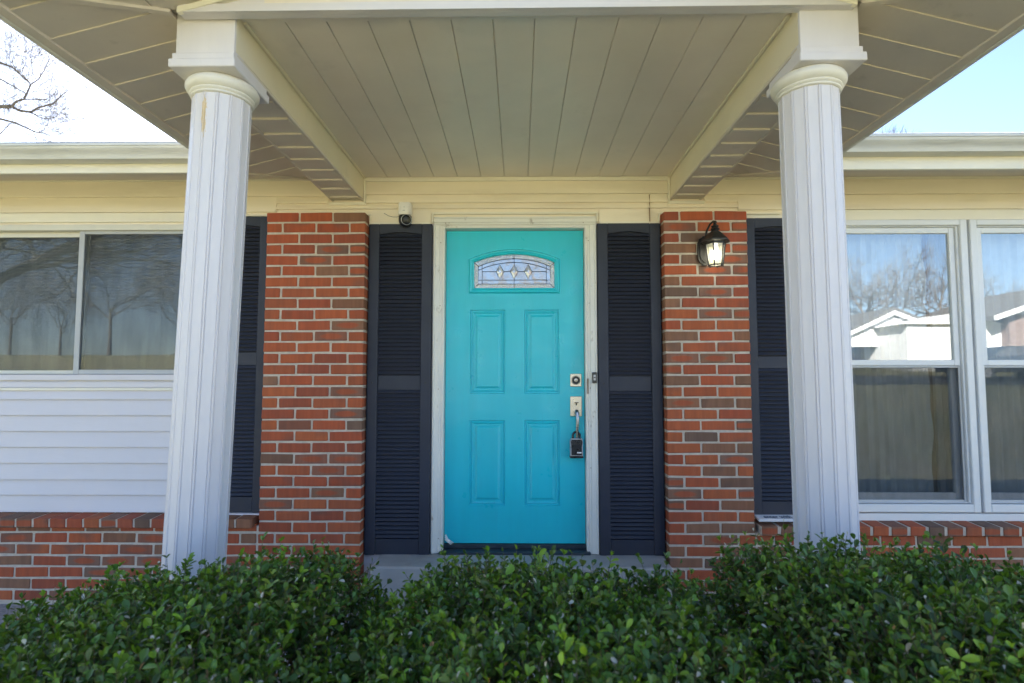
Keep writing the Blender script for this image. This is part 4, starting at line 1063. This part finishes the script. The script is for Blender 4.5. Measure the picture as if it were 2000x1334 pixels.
# door bell
x, z = P(1161, 738, YW - .03)
dbell = thing('doorbell_button', 'small black doorbell button on the right edge of the door frame', 'doorbell', (x, YW - .024, z - .034))
obj('body', MB().box(-.0145, .0145, -.018, .002, 0, .07, .003), 'black_plastic', dbell)
obj('button', MB().box(-.0075, .0075, -.0215, -.0175, .018, .054, .002), 'silver_plastic', dbell)
obj('button_light', MB().lathe([(.0055, -.0213), (.0055, -.0222), (.003, -.0224)], (0, 0, .036), 14, 'y'), 'dark_grey_plastic', dbell)

# small white plaque with lettering on the right ledge
x, z = P(1482, 1020, YB - .01)
pq = thing('sign_plaque', 'small white plaque with dark lettering lying on the brick ledge', 'sign', (x + .002, YB - .012, z + .002), (R(6), 0, 0))
obj('board', MB().box(0, .38, 0, .085, 0, .017, .003), 'label_white', pq)
cu = bpy.data.curves.new('lettering', 'FONT'); cu.body = 'enter with'; cu.size = .062; cu.extrude = .0004; cu.offset = .0012
tob = bpy.data.objects.new('tmp_text', cu); COL.objects.link(tob)
bpy.context.view_layer.update()
tm_ = bpy.data.meshes.new_from_object(tob.evaluated_get(bpy.context.evaluated_depsgraph_get()))
bpy.data.objects.remove(tob); tm_.name = 'lettering'
lo_ = link('lettering', tm_, 'ink', pq, (.042, .022, .0176))
lo_.scale = (.66, 1.0, 1)

# ================================================================== BOXWOOD SHRUBS
def leaf_template():
    """one obovate leaf of unit length along +Y, cupped; 10 verts"""
    prof = [(0, 0), (.2, .15), (.48, .29), (.76, .29), (.94, .16), (1.0, 0)]
    v = [(0, 0, 0)]
    for (t, wd) in prof[1:-1]:
        v += [(-wd, t, .10 * wd / .24 - .10 * t * t), (0, t, -.02 - .10 * t * t), (wd, t, .10 * wd / .24 - .10 * t * t)]
    v.append((0, 1, -.11))
    f = [(0, 2, 1), (0, 3, 2)]
    for k in range(3):
        a = 1 + 3 * k; b = a + 3
        f += [(a, a + 1, b + 1), (a, b + 1, b), (a + 1, a + 2, b + 2), (a + 1, b + 2, b + 1)]
    a = 10; f += [(a, a + 1, 13), (a + 1, a + 2, 13)]
    return np.array(v, float), np.array(f, int)
LV, LF = leaf_template()
def rot_to(dirs, ups):
    y = dirs / np.linalg.norm(dirs, axis=1, keepdims=True)
    x = np.cross(y, ups); x /= np.linalg.norm(x, axis=1, keepdims=True) + 1e-9
    z = np.cross(x, y); return np.stack([x, y, z], axis=2)
GREENS = np.array([(.058, .112, .010), (.084, .155, .011), (.032, .070, .012), (.115, .185, .013), (.052, .108, .018), (.034, .076, .016)])
YEL = np.array([(.16, .22, .035), (.12, .20, .04), (.20, .21, .05)])
DEAD = np.array([(.60, .53, .42), (.68, .64, .54), (.55, .46, .32), (.66, .60, .50), (.40, .18, .06)])
def sprig_cloud(base, axis, length, size, pairs, rg, dead=.035, yellow=.07):
    """many sprigs at once -> verts, faces, colours (numpy)"""
    n = len(base); P_, D_, U_, S_, C_ = [], [], [], [], []
    ax = axis / np.linalg.norm(axis, axis=1, keepdims=True)
    ref = rg.normal(size=(n, 3)); s1_ = np.cross(ax, ref); s1_ /= np.linalg.norm(s1_, axis=1, keepdims=True); s2_ = np.cross(ax, s1_)
    tone = GREENS[rg.integers(0, len(GREENS), n)] * rg.uniform(.8, 2.4, (n, 1))
    young = rg.random(n) < yellow * 1.2
    tone[young] = tone[young] * .5 + YEL[rg.integers(0, 3, young.sum())] * .5
    for k in range(pairs + 1):
        t = (k + .6) / (pairs + .6)
        if k == pairs: sides = [(s1_, .25), (-s1_, .25), (s2_, .2), (-s2_, .2)]; t = 1.0
        else:
            s = s1_ if k % 2 == 0 else s2_; sides = [(s, .95), (-s, .95)]
        for (sd_, out) in sides:
            keep = rg.random(n) < (.93 if k < pairs else .6)
            b_ = base + ax * (length[:, None] * t); dr = sd_ * (out + rg.uniform(-.15, .25, (n, 1))) + ax * rg.uniform(.45, .85, (n, 1)) + rg.normal(size=(n, 3)) * .16
            P_.append(b_[keep]); D_.append(dr[keep]); U_.append((ax + rg.normal(size=(n, 3)) * .25)[keep])
            S_.append((size * rg.uniform(.55, 1.18, n) * (1.0 if k < pairs else .72))[keep])
            c_ = tone * rg.uniform(.8, 1.25, (n, 1)); m_ = rg.random(n) < dead; c_[m_] = DEAD[rg.integers(0, len(DEAD), m_.sum())] * rg.uniform(.7, 1.1, (m_.sum(), 1))
            S_[-1] = S_[-1] * np.where(m_[keep], .62, 1.0)
            C_.append(c_[keep])
    P_, D_, U_, S_, C_ = map(np.concatenate, (P_, D_, U_, S_, C_))
    Rm = rot_to(D_, U_); wv = rg.uniform(.72, 1.08, len(P_))
    loc = LV[None] * np.stack([wv, np.ones_like(wv), np.ones_like(wv)], 1)[:, None, :]
    V = np.einsum('nij,nkj->nki', Rm, loc) * S_[:, None, None] + P_[:, None, :]
    m_ = len(P_); Fc = (LF[None] + (np.arange(m_) * len(LV))[:, None, None]).reshape(-1, 3)
    Cc = np.repeat(np.concatenate([C_, np.ones((m_, 1))], 1), len(LV), axis=0)
    V = V.reshape(-1, 3)
    tip = base + ax * length[:, None]; lo_b = base - ax * .03; sv = []
    for (q, rr) in ((lo_b, .0013), (tip, .0006)):
        for k in range(3):
            a = 2.0944 * k; sv.append(q + (s1_ * math.cos(a) + s2_ * math.sin(a)) * rr)
    SV = np.stack(sv, 1).reshape(-1, 3)
    sf = np.array([(0, 1, 4), (0, 4, 3), (1, 2, 5), (1, 5, 4), (2, 0, 3), (2, 3, 5)])
    SF = (sf[None] + (np.arange(n) * 6)[:, None, None]).reshape(-1, 3) + len(V)
    stc = np.where(rg.random((n, 1)) < .5, np.array([[.13, .12, .045]]), np.array([[.17, .12, .07]]))
    SCc = np.repeat(np.concatenate([stc, np.ones((n, 1))], 1), 6, axis=0)
    return np.concatenate([V, SV]), np.concatenate([Fc, SF]), np.concatenate([Cc, SCc])
def np_mesh(name, V, Fc, Cc=None, smooth=True):
    me = bpy.data.meshes.new(name); me.vertices.add(len(V)); me.vertices.foreach_set('co', V.astype(np.float32).ravel())
    me.loops.add(Fc.size); me.loops.foreach_set('vertex_index', Fc.astype(np.int32).ravel())
    me.polygons.add(len(Fc)); me.polygons.foreach_set('loop_start', (np.arange(len(Fc)) * 3).astype(np.int32))
    me.update(calc_edges=True)
    if smooth: me.polygons.foreach_set('use_smooth', np.ones(len(Fc), bool))
    if Cc is not None:
        a = me.color_attributes.new('leafcol', 'FLOAT_COLOR', 'POINT'); a.data.foreach_set('color', Cc.astype(np.float32).ravel())
    return me
def vnoise(x, y, s, seed):
    r_ = np.random.default_rng(seed); o = 0
    for k in range(5):
        a, b, p1, p2 = r_.uniform(.6, 1.6), r_.uniform(.6, 1.6), r_.uniform(0, 6), r_.uniform(0, 6)
        o = o + np.sin(x * s * a * (1 + .5 * k) + p1 + 2 * np.sin(y * s * .7 + p2)) * np.cos(y * s * b * (1 + .4 * k) + p2) / (1 + .6 * k)
    return o / 2
def shrub(prof, y0, y1, label, seed):
    """prof: list of (pixel x, pixel y of the skyline); the skyline lies near the back edge of the bush"""
    rg = np.random.default_rng(seed); yk = y1 - .10
    pts = [P(px, py, yk) for px, py in prof]; X = np.array([p[0] for p in pts]); Z = np.array([p[1] for p in pts])
    cx_, cy_ = (X[0] + X[-1]) / 2, (y0 + y1) / 2
    root = thing('boxwood_shrub', label, 'shrub', (cx_, cy_, .036), group='boxwood shrubs in front of the porch')
    def top(x, y):
        z = np.interp(x, X, Z) - .040
        v = np.clip((y - y0) / (y1 - y0), 0, 1)
        e = (1 - np.abs(2 * v - 1) ** 5 * .18) / .935              # round over the front and back edges
        return z * e + .034 * vnoise(x, y, 6.0, seed) + .014 * vnoise(x, y, 19, seed + 1)
    area = (X[-1] - X[0]) * (y1 - y0); V, Fs, Cs = [], [], []; off = 0
    def emit(n, depth, ln, pr, sz_, dead, yel, lift=0):
        nonlocal off
        x = rg.uniform(X[0] - .01, X[-1] + .01, n); y = rg.uniform(y0, y1, n)
        z = top(x, y) - depth(n)
        ok = z > .12; x, y, z = x[ok], y[ok], z[ok]; n = len(x); e_ = .02
        gx = (top(x + e_, y) - top(x - e_, y)) / (2 * e_); gy = (top(x, y + e_) - top(x, y - e_)) / (2 * e_)
        ax = np.stack([-gx * .5, -gy * .5 - .05, np.ones(n) * 1.1], 1) + rg.normal(size=(n, 3)) * .34
        a = sprig_cloud(np.stack([x, y, z], 1), ax, rg.uniform(*ln, n), rg.uniform(*sz_, n), pr, rg, dead, yel)
        V.append(a[0]); Fs.append(a[1] + off); Cs.append(a[2]); off += len(a[0])
    d_ = .74
    emit(int(3300 * area * d_), lambda n: rg.uniform(.035, .10, n), (.045, .085), 3, (.018, .028), .10, .16)
    emit(int(1000 * area * d_), lambda n: rg.uniform(.09, .19, n), (.045, .08), 3, (.018, .027), .03, .05)
    emit(int(420 * area * d_), lambda n: rg.uniform(.15, .40, n), (.05, .08), 3, (.024, .034), .05, .0)
    # sides of the bush
    for (xe, dirx) in ((X[0], -1), (X[-1], 1)):
        n = int(420 * (y1 - y0)); y = rg.uniform(y0, y1, n); zt_ = top(np.full(n, xe), y); z = rg.uniform(.15, 1, n) * (zt_ - .04)
        bulge = .05 * np.sin(np.pi * np.clip(z / zt_, 0, 1)) + rg.uniform(-.05, .0, n)
        ax = np.stack([np.full(n, dirx * .8), np.full(n, -.1), np.full(n, .6)], 1) + rg.normal(size=(n, 3)) * .35
        a = sprig_cloud(np.stack([xe + dirx * bulge, y, z], 1), ax, rg.uniform(.04, .07, n), rg.uniform(.024, .034, n), 3, rg)
        V.append(a[0]); Fs.append(a[1] + off); Cs.append(a[2]); off += len(a[0])
    for (ye, diry) in ((y0, -1), (y1, 1)):
        n = int(1100 * (X[-1] - X[0])); x = rg.uniform(X[0], X[-1], n); zt_ = top(x, np.full(n, ye)); z = rg.uniform(.12, 1, n) * (zt_ - .02)
        ax = np.stack([np.zeros(n), np.full(n, diry * .8), np.full(n, .6)], 1) + rg.normal(size=(n, 3)) * .35
        a = sprig_cloud(np.stack([x, ye + diry * rg.uniform(-.05, .03, n), z], 1), ax, rg.uniform(.04, .07, n), rg.uniform(.024, .034, n), 3, rg)
        V.append(a[0]); Fs.append(a[1] + off); Cs.append(a[2]); off += len(a[0])
    Vv = np.concatenate(V) - np.array([[cx_, cy_, .036]])
    me = np_mesh('foliage', Vv, np.concatenate(Fs), np.concatenate(Cs)); me.materials.append(M['boxwood_leaf'])
    tag(link('foliage', me, None, root), kind='stuff')
    # shoots that stand proud of the clipped top, each its own part
    shapes = []
    for k in range(6):
        a = sprig_cloud(np.zeros((1, 3)), np.array([[.0, 0, 1.]]), np.array([.080]), np.array([.025]), 4, rg, .02, .25)
        me_ = np_mesh('shoot', a[0], a[1], a[2]); me_.materials.append(M['boxwood_leaf']); shapes.append(me_)
    for k in range(int(34 * area)):
        x = rg.uniform(X[0] + .03, X[-1] - .03); y = rg.uniform(y0 + .15, y1 - .02) if k % 3 else rg.uniform(y1 - .18, y1 - .04)
        z = float(top(np.array([x]), np.array([y]))[0]) - .022
        o = link('shoot', shapes[k % 6], None, root, (x - cx_, y - cy_, z - .036), (rg.normal() * .25, rg.normal() * .25, rg.uniform(0, 6.3)))
        s_ = rg.uniform(.75, 1.2); o.scale = (s_, s_, s_)
    # woody stems
    sm_ = MB()
    for k in range(int(46 * area) + 10):
        bx_, by_ = cx_ + rg.uniform(-.4, .4) * (X[-1] - X[0]), rg.uniform(y0 + .15, y1 - .15)
        x, y = bx_ + rg.normal() * .12, by_ + rg.normal() * .1
        zt_ = float(top(np.array([x]), np.array([y]))[0]) - .05
        mid = ((bx_ + x) / 2 + rg.normal() * .02, (by_ + y) / 2 + rg.normal() * .02, zt_ * .5)
        sm_.tube([(bx_ - cx_, by_ - cy_, -.01), (mid[0] - cx_, mid[1] - cy_, mid[2]), (x - cx_, y - cy_, zt_ - .036)], [.007, .005, .002], 5, False)
    tag(obj('stem', sm_, 'twig', root), kind='stuff')
    return root
shrub([(-330, 1380), (-150, 1330), (0, 1262), (70, 1208), (150, 1168), (230, 1140), (320, 1110), (400, 1098), (480, 1092), (570, 1082), (640, 1084), (705, 1104), (745, 1175)], .66, 1.74, 'left boxwood shrub sloping down to the gravel, in front of the left column', 21)
shrub([(765, 1190), (805, 1142), (860, 1108), (930, 1090), (985, 1078), (1060, 1084), (1130, 1102), (1200, 1112), (1270, 1108), (1325, 1135), (1345, 1190)], .66, 1.72, 'middle boxwood shrub in front of the concrete step', 22)
shrub([(1362, 1185), (1392, 1120), (1440, 1078), (1480, 1058), (1560, 1056), (1660, 1062), (1750, 1070), (1850, 1084), (1950, 1102), (2060, 1110), (2250, 1160), (2330, 1260)], .66, 1.76, 'right boxwood shrub, tallest of the three, in front of the right column', 23)

# ================================================================== TREES
def grow(mb, p, d_, L, r, depth, rg, spread=.55, seg=6, bend=.18, twigs=None, minr=.004, up=.06):
    pts = [Vector(p)]; rad = [r]; dd = Vector(d_).normalized(); n = 5
    kids = []
    for i in range(n):
        dd = (dd + Vector((rg.normal(), rg.normal(), rg.normal())) * bend + Vector((0, 0, up))).normalized()
        pts.append(pts[-1] + dd * (L / n)); rad.append(max(minr * .6, r * (1 - .5 * (i + 1) / n)))
        if i >= 1: kids.append((pts[-1].copy(), dd.copy(), rad[-1]))
    mb.tube(pts, rad, seg if r > .03 else 4 if r > .012 else 3, False)
    if depth <= 0: return
    for (q, qd, qr) in kids:
        for _ in range(1 if rg.random() < .7 else 2):
            s = Vector((rg.normal(), rg.normal(), rg.normal())); s = (s - qd * s.dot(qd)).normalized()
            grow(mb, q, qd * (1 - spread * .5) + s * spread * rg.uniform(.7, 1.4), L * rg.uniform(.5, .72), max(minr, qr * rg.uniform(.45, .7)), depth - 1, rg, spread, seg, bend, None, minr, up)
    grow(mb, pts[-1], dd, L * .6, max(minr, rad[-1] * .85), depth - 1, rg, spread, seg, bend, None, minr, up)
def bare_tree(label, loc, h, r, seed, depth=4, n=6, spread=.6, minr=.006, group=None, lean=(0, 0)):
    rg = np.random.default_rng(seed); root = thing('bare_tree', label, 'tree', loc, group=group)
    t = MB(); top = Vector((lean[0], lean[1], h * .38)); t.tube([(0, 0, -.3), (top.x * .3, top.y * .3, h * .12), (top.x * .6, top.y * .6, h * .26), tuple(top)], [r * 1.35, r, r * .9, r * .78], 12)
    obj('trunk', t, 'bark', root, smooth=True)
    c = MB()
    for k in range(n):
        a = 2 * math.pi * k / n + rg.uniform(-.3, .3)
        st_ = Vector((top.x, top.y, h * (.28 + .1 * rg.random())))
        grow(c, st_, (math.cos(a) * .9, math.sin(a) * .9, rg.uniform(.45, 1.1)), h * .36, r * .5, depth, rg, spread, minr=minr)
    obj('crown', c, 'bark', root)
    return root
bare_tree('large bare tree in the front yard, mirrored in the left window', (-13.2, -6.0, ground_z(-13.2, -6.0)), 10.5, .26, 6, 4, 8, .75, minr=.006)
# tree behind the house, a limb reaching into the sky at the upper left
def traced_tree():
    YT = 15.0; rg = np.random.default_rng(8)
    tx = PX(-330, 300, YT)
    root = thing('bare_tree', 'bare branches of a tree behind the house, upper left sky', 'tree', (tx, YT, 0))
    t = MB().tube([(0, 0, -.3), (.1, 0, 2.5), (.05, .1, 5), (.2, 0, 8.4)], [.34, .26, .22, .15], 10); obj('trunk', t, 'bark', root, smooth=True)
    c = MB()
    def W(px, py, dy=0): x, z = P(px, py, YT + dy); return Vector((x - tx, dy, z))
    limbs = [([(-300, 250), (-140, 215), (-40, 209), (22, 208)], .075, .05, 0), ([(22, 208), (38, 216), (60, 219)], .036, .03, .1), ([(60, 219), (75, 210), (105, 202), (118, 188), (128, 180)], .028, .012, .2),
             ([(22, 208), (32, 198), (47, 194), (55, 177), (60, 165)], .03, .018, -.1), ([(60, 165), (75, 155), (88, 135), (94, 118)], .018, .006, -.1), ([(47, 194), (75, 194), (95, 195)], .014, .008, .0),
             ([(60, 219), (75, 228), (90, 232), (105, 231)], .018, .007, .2), ([(-280, 260), (-100, 225), (0, 232), (30, 240), (70, 258), (85, 260), (98, 265)], .04, .008, .4), ([(60, 165), (45, 150), (25, 132), (0, 122), (-60, 118), (-250, 230)], .012, .05, .3),
             ([(-200, 200), (-60, 170), (0, 154), (20, 165), (50, 182)], .04, .008, .5), ([(-200, 240), (-60, 275), (0, 262), (20, 240)], .03, .008, -.3), ([(60, 165), (40, 140), (28, 138), (0, 125)], .012, .008, .1)]
    for pp, r0_, r1_, dy in limbs:
        pts = [W(a, b, dy) for a, b in pp]; n = len(pts); c.tube(pts, [r0_ + (r1_ - r0_) * i / (n - 1) for i in range(n)], 6, False)
        for i in range(1, n):
            q = pts[i]; dd = (pts[i] - pts[i - 1]).normalized()
            for _ in range(2):
                s = Vector((rg.normal(), rg.normal() * .7, rg.normal() + .3)).normalized()
                grow(c, q - (pts[i] - pts[i - 1]) * rg.random() * .8, dd * .8 + s * .8, rg.uniform(.5, 1.1), .008, 2, rg, .7, minr=.0035, up=.03)
    obj('crown', c, 'bark', root)
traced_tree()
def twig_tree():
    YT = 18.0; px, py = 1722, 330; x, z = P(px, py, YT)
    root = thing('bare_tree', 'bare tree top barely showing above the right gutter', 'tree', (x, YT, 0)); rg = np.random.default_rng(14)
    obj('trunk', MB().tube([(0, 0, -.3), (0, 0, z * .6), (.1, 0, z * .95)], [.2, .15, .06], 8), 'bark', root)
    c = MB()
    for k in range(5):
        grow(c, (.1, 0, z * .9), (rg.normal() * .4, rg.normal() * .4, 1), 1.1, .03, 3, rg, .6, minr=.006)
    obj('crown', c, 'bark', root)
twig_tree()

# ================================================================== ACROSS THE STREET (seen mirrored in the windows)
def mirror_at(px, py, Y):                       # place behind the camera whose reflection in the wall plane shows at this pixel
    d_ = ray(px, py); t = (2 * YW - Y) / d_.y
    return d_.x * t, CZ + d_.z * t
YN = -25.0
x0, zb_n = mirror_at(1655, 703, YN); x1, _ = mirror_at(1858, 703, YN); xp, za = mirror_at(1742, 614, YN); _, ze = mirror_at(1700, 662, YN)
gz_ = ground_z((x0 + x1) / 2, YN)
nh = thing('neighbour_house', 'low house across the street with a white gabled carport, mirrored in the right window', 'house', (xp, YN, gz_))
def lo(x): return x - xp
w_ = x1 - x0; e0, ap = ze - gz_, za - gz_
obj('wall', MB().box(lo(x0) - 9, lo(x1) + 5, -9, -1.6, -.5, e0, 0).box(lo(x0) - 9, lo(x0) - .2, -1.6, -.2, -.5, e0 - .2, 0), 'brick_far', nh)
gblf = [(lo(x0) - .3, e0 - .45), (lo(x1) + .3, e0 - .45), (lo(x1) + .3, e0), (0, ap - .1), (lo(x0) - .3, e0)]
obj('gable', MB().prism(gblf, 'y', -.1, .05), 'far_white', nh)
for k in range(6):
    zc = e0 + (ap - e0) * k / 6.5; hwid = (w_ / 2 + .2) * (1 - k / 6.5)
    obj('siding_board', MB().box(-hwid, hwid, .05, .08, zc, zc + .1), 'far_white', nh)
obj('fascia', MB().prism([(lo(x0) - .6, e0 - .15), (0, ap - .05), (lo(x1) + .6, e0 - .15), (lo(x1) + .6, e0 + .1), (0, ap + .2), (lo(x0) - .6, e0 + .1)], 'y', .1, .3), 'far_white', nh)
obj('roof', MB().prism([(lo(x0) - .7, e0 + .12), (0, ap + .22), (lo(x1) + .7, e0 + .12), (0, ap + .4)], 'y', -9, .3).prism([(-9.5, e0), (-5, e0 + .35), (0, e0)], 'x', lo(x0) - 9.5, lo(x1) + 5.5), 'roof_shingle', nh)
for px_ in (lo(x0), lo(x1)): obj('post', MB().box(px_ - .1, px_ + .1, -.25, -.05, -.3, e0 - .4), 'far_white', nh)
obj('garage_door', MB().box(lo(x1) + 1.0, lo(x1) + 3.6, -1.6, -1.5, 0, 2.0, .02), 'far_white', nh)
for wx_ in (-1.6, 1.2): obj('window', MB().box(wx_ - .5, wx_ + .5, -1.62, -1.52, .9, 2.0, .02), 'far_dark', nh)
obj('door', MB().box(-.3, .6, -1.62, -1.5, 0, 2.05, .02), 'far_white', nh)
# two storey neighbour at the right edge
x2, z2_ = mirror_at(1955, 610, -22); gz2 = ground_z(x2 + 5, -22)
th_ = thing('two_storey_house', 'tall pale house with brick corner, mirrored at the right window edge', 'house', (x2 + 5, -22, gz2))
H2 = z2_ - gz2
obj('wall', MB().box(-4.2, 5, -8, -.02, -.5, H2), 'far_white', th_); obj('brick_corner', MB().box(-4.6, -3.4, -8, .03, -.5, H2 - .1), 'brick_far', th_)
obj('gable', MB().prism([(-4.2, H2), (0, H2 + 1.5), (4.2, H2)], 'y', -8, -.04), 'far_white', th_)
obj('fascia', MB().prism([(-5.6, H2 - .45), (0, H2 + 1.55), (5.6, H2 - .45), (5.6, H2 - .2), (0, H2 + 1.8), (-5.6, H2 - .2)], 'y', .3, .5), 'far_white', th_)
obj('roof', MB().prism([(-5.6, H2 - .45), (0, H2 + 1.55), (5.6, H2 - .45), (5.6, H2 - .2), (0, H2 + 1.8), (-5.6, H2 - .2)], 'y', -8.5, .29), 'roof_shingle', th_)
obj('garage', MB().box(-9.5, -4.6, -7, -.5, -.5, 2.5).prism([(-9.8, 2.5), (-7, 3.1), (-4.6, 2.5)], 'y', -7, -.3), 'far_white', th_)
for k in range(3): obj('window', MB().box(-2.6 + k * 2.4, -1.4 + k * 2.4, -.03, .03, 3.4, 4.7, .02), 'far_dark', th_)
# parked car in front of it
xc_, _ = mirror_at(1965, 695, -16.5); gc = ground_z(xc_, -16.5) + .05
car = thing('parked_car', 'dark car parked on the street, mirrored in the second right window', 'car', (xc_, -16.5, gc))
side = [(-2.25, .35), (-2.3, .6), (-2.2, .82), (-1.3, .95), (-.7, 1.38), (.7, 1.42), (1.5, 1.0), (2.15, .92), (2.3, .7), (2.28, .35)]
obj('body', MB().prism(side, 'y', -.85, .85), 'car_paint', car)
obj('windscreen', MB().prism([(-1.18, .98), (-.66, 1.32), (.66, 1.36), (1.35, 1.0)], 'y', -.87, .87), 'far_dark', car)
for wx_ in (-1.45, 1.45):
    for wy in (-.8, .8):
        wh = obj('wheel', MB().lathe([(.2, -.1), (.31, -.1), (.33, -.06), (.33, .06), (.31, .1), (.2, .1)], (wx_, wy, .33), 24, 'y'), 'tyre', car)
        obj('rim', MB().lathe([(.02, -.102), (.19, -.104), (.19, .104), (.02, .102)], (wx_, wy, .33), 16, 'y'), 'silver_plastic', wh)
for i, (px, yy, h) in enumerate(((20, -52, 11), (118, -60, 9.5), (215, -41, 10.5), (352, -64, 12), (-60, -42, 10), (1690, -38, 8.5), (1750, -40, 8.8), (1830, -42, 8.5), (1600, -44, 10), (1930, -46, 8), (820, -40, 9), (980, -52, 10), (1080, -34, 10))):
    xx, _ = mirror_at(px, 640, yy)
    bare_tree(['bare tree mirrored in the left pane of the sliding window', 'bare tree mirrored behind the meeting stile of the sliding window', 'taller bare tree mirrored in the right pane of the sliding window', 'bare tree mirrored beside the left column', 'bare tree mirrored at the left end of the sliding window', 'bare tree behind the gabled carport house, leftmost', 'bare tree behind the apex of the white gable', 'bare tree behind the carport house, right of the gable', 'tall bare tree left of the carport house', 'bare tree beyond the two storey house',
               'bare tree across the street, mirrored left in the door glass', 'far bare tree mirrored in the middle of the door glass', 'bare tree across the street, mirrored right in the door glass'][i],
              (xx, yy, ground_z(xx, yy)), h, .15, 40 + i, 3, 5, .55, minr=.009, group='bare trees across the street')
bpy.context.view_layer.update()
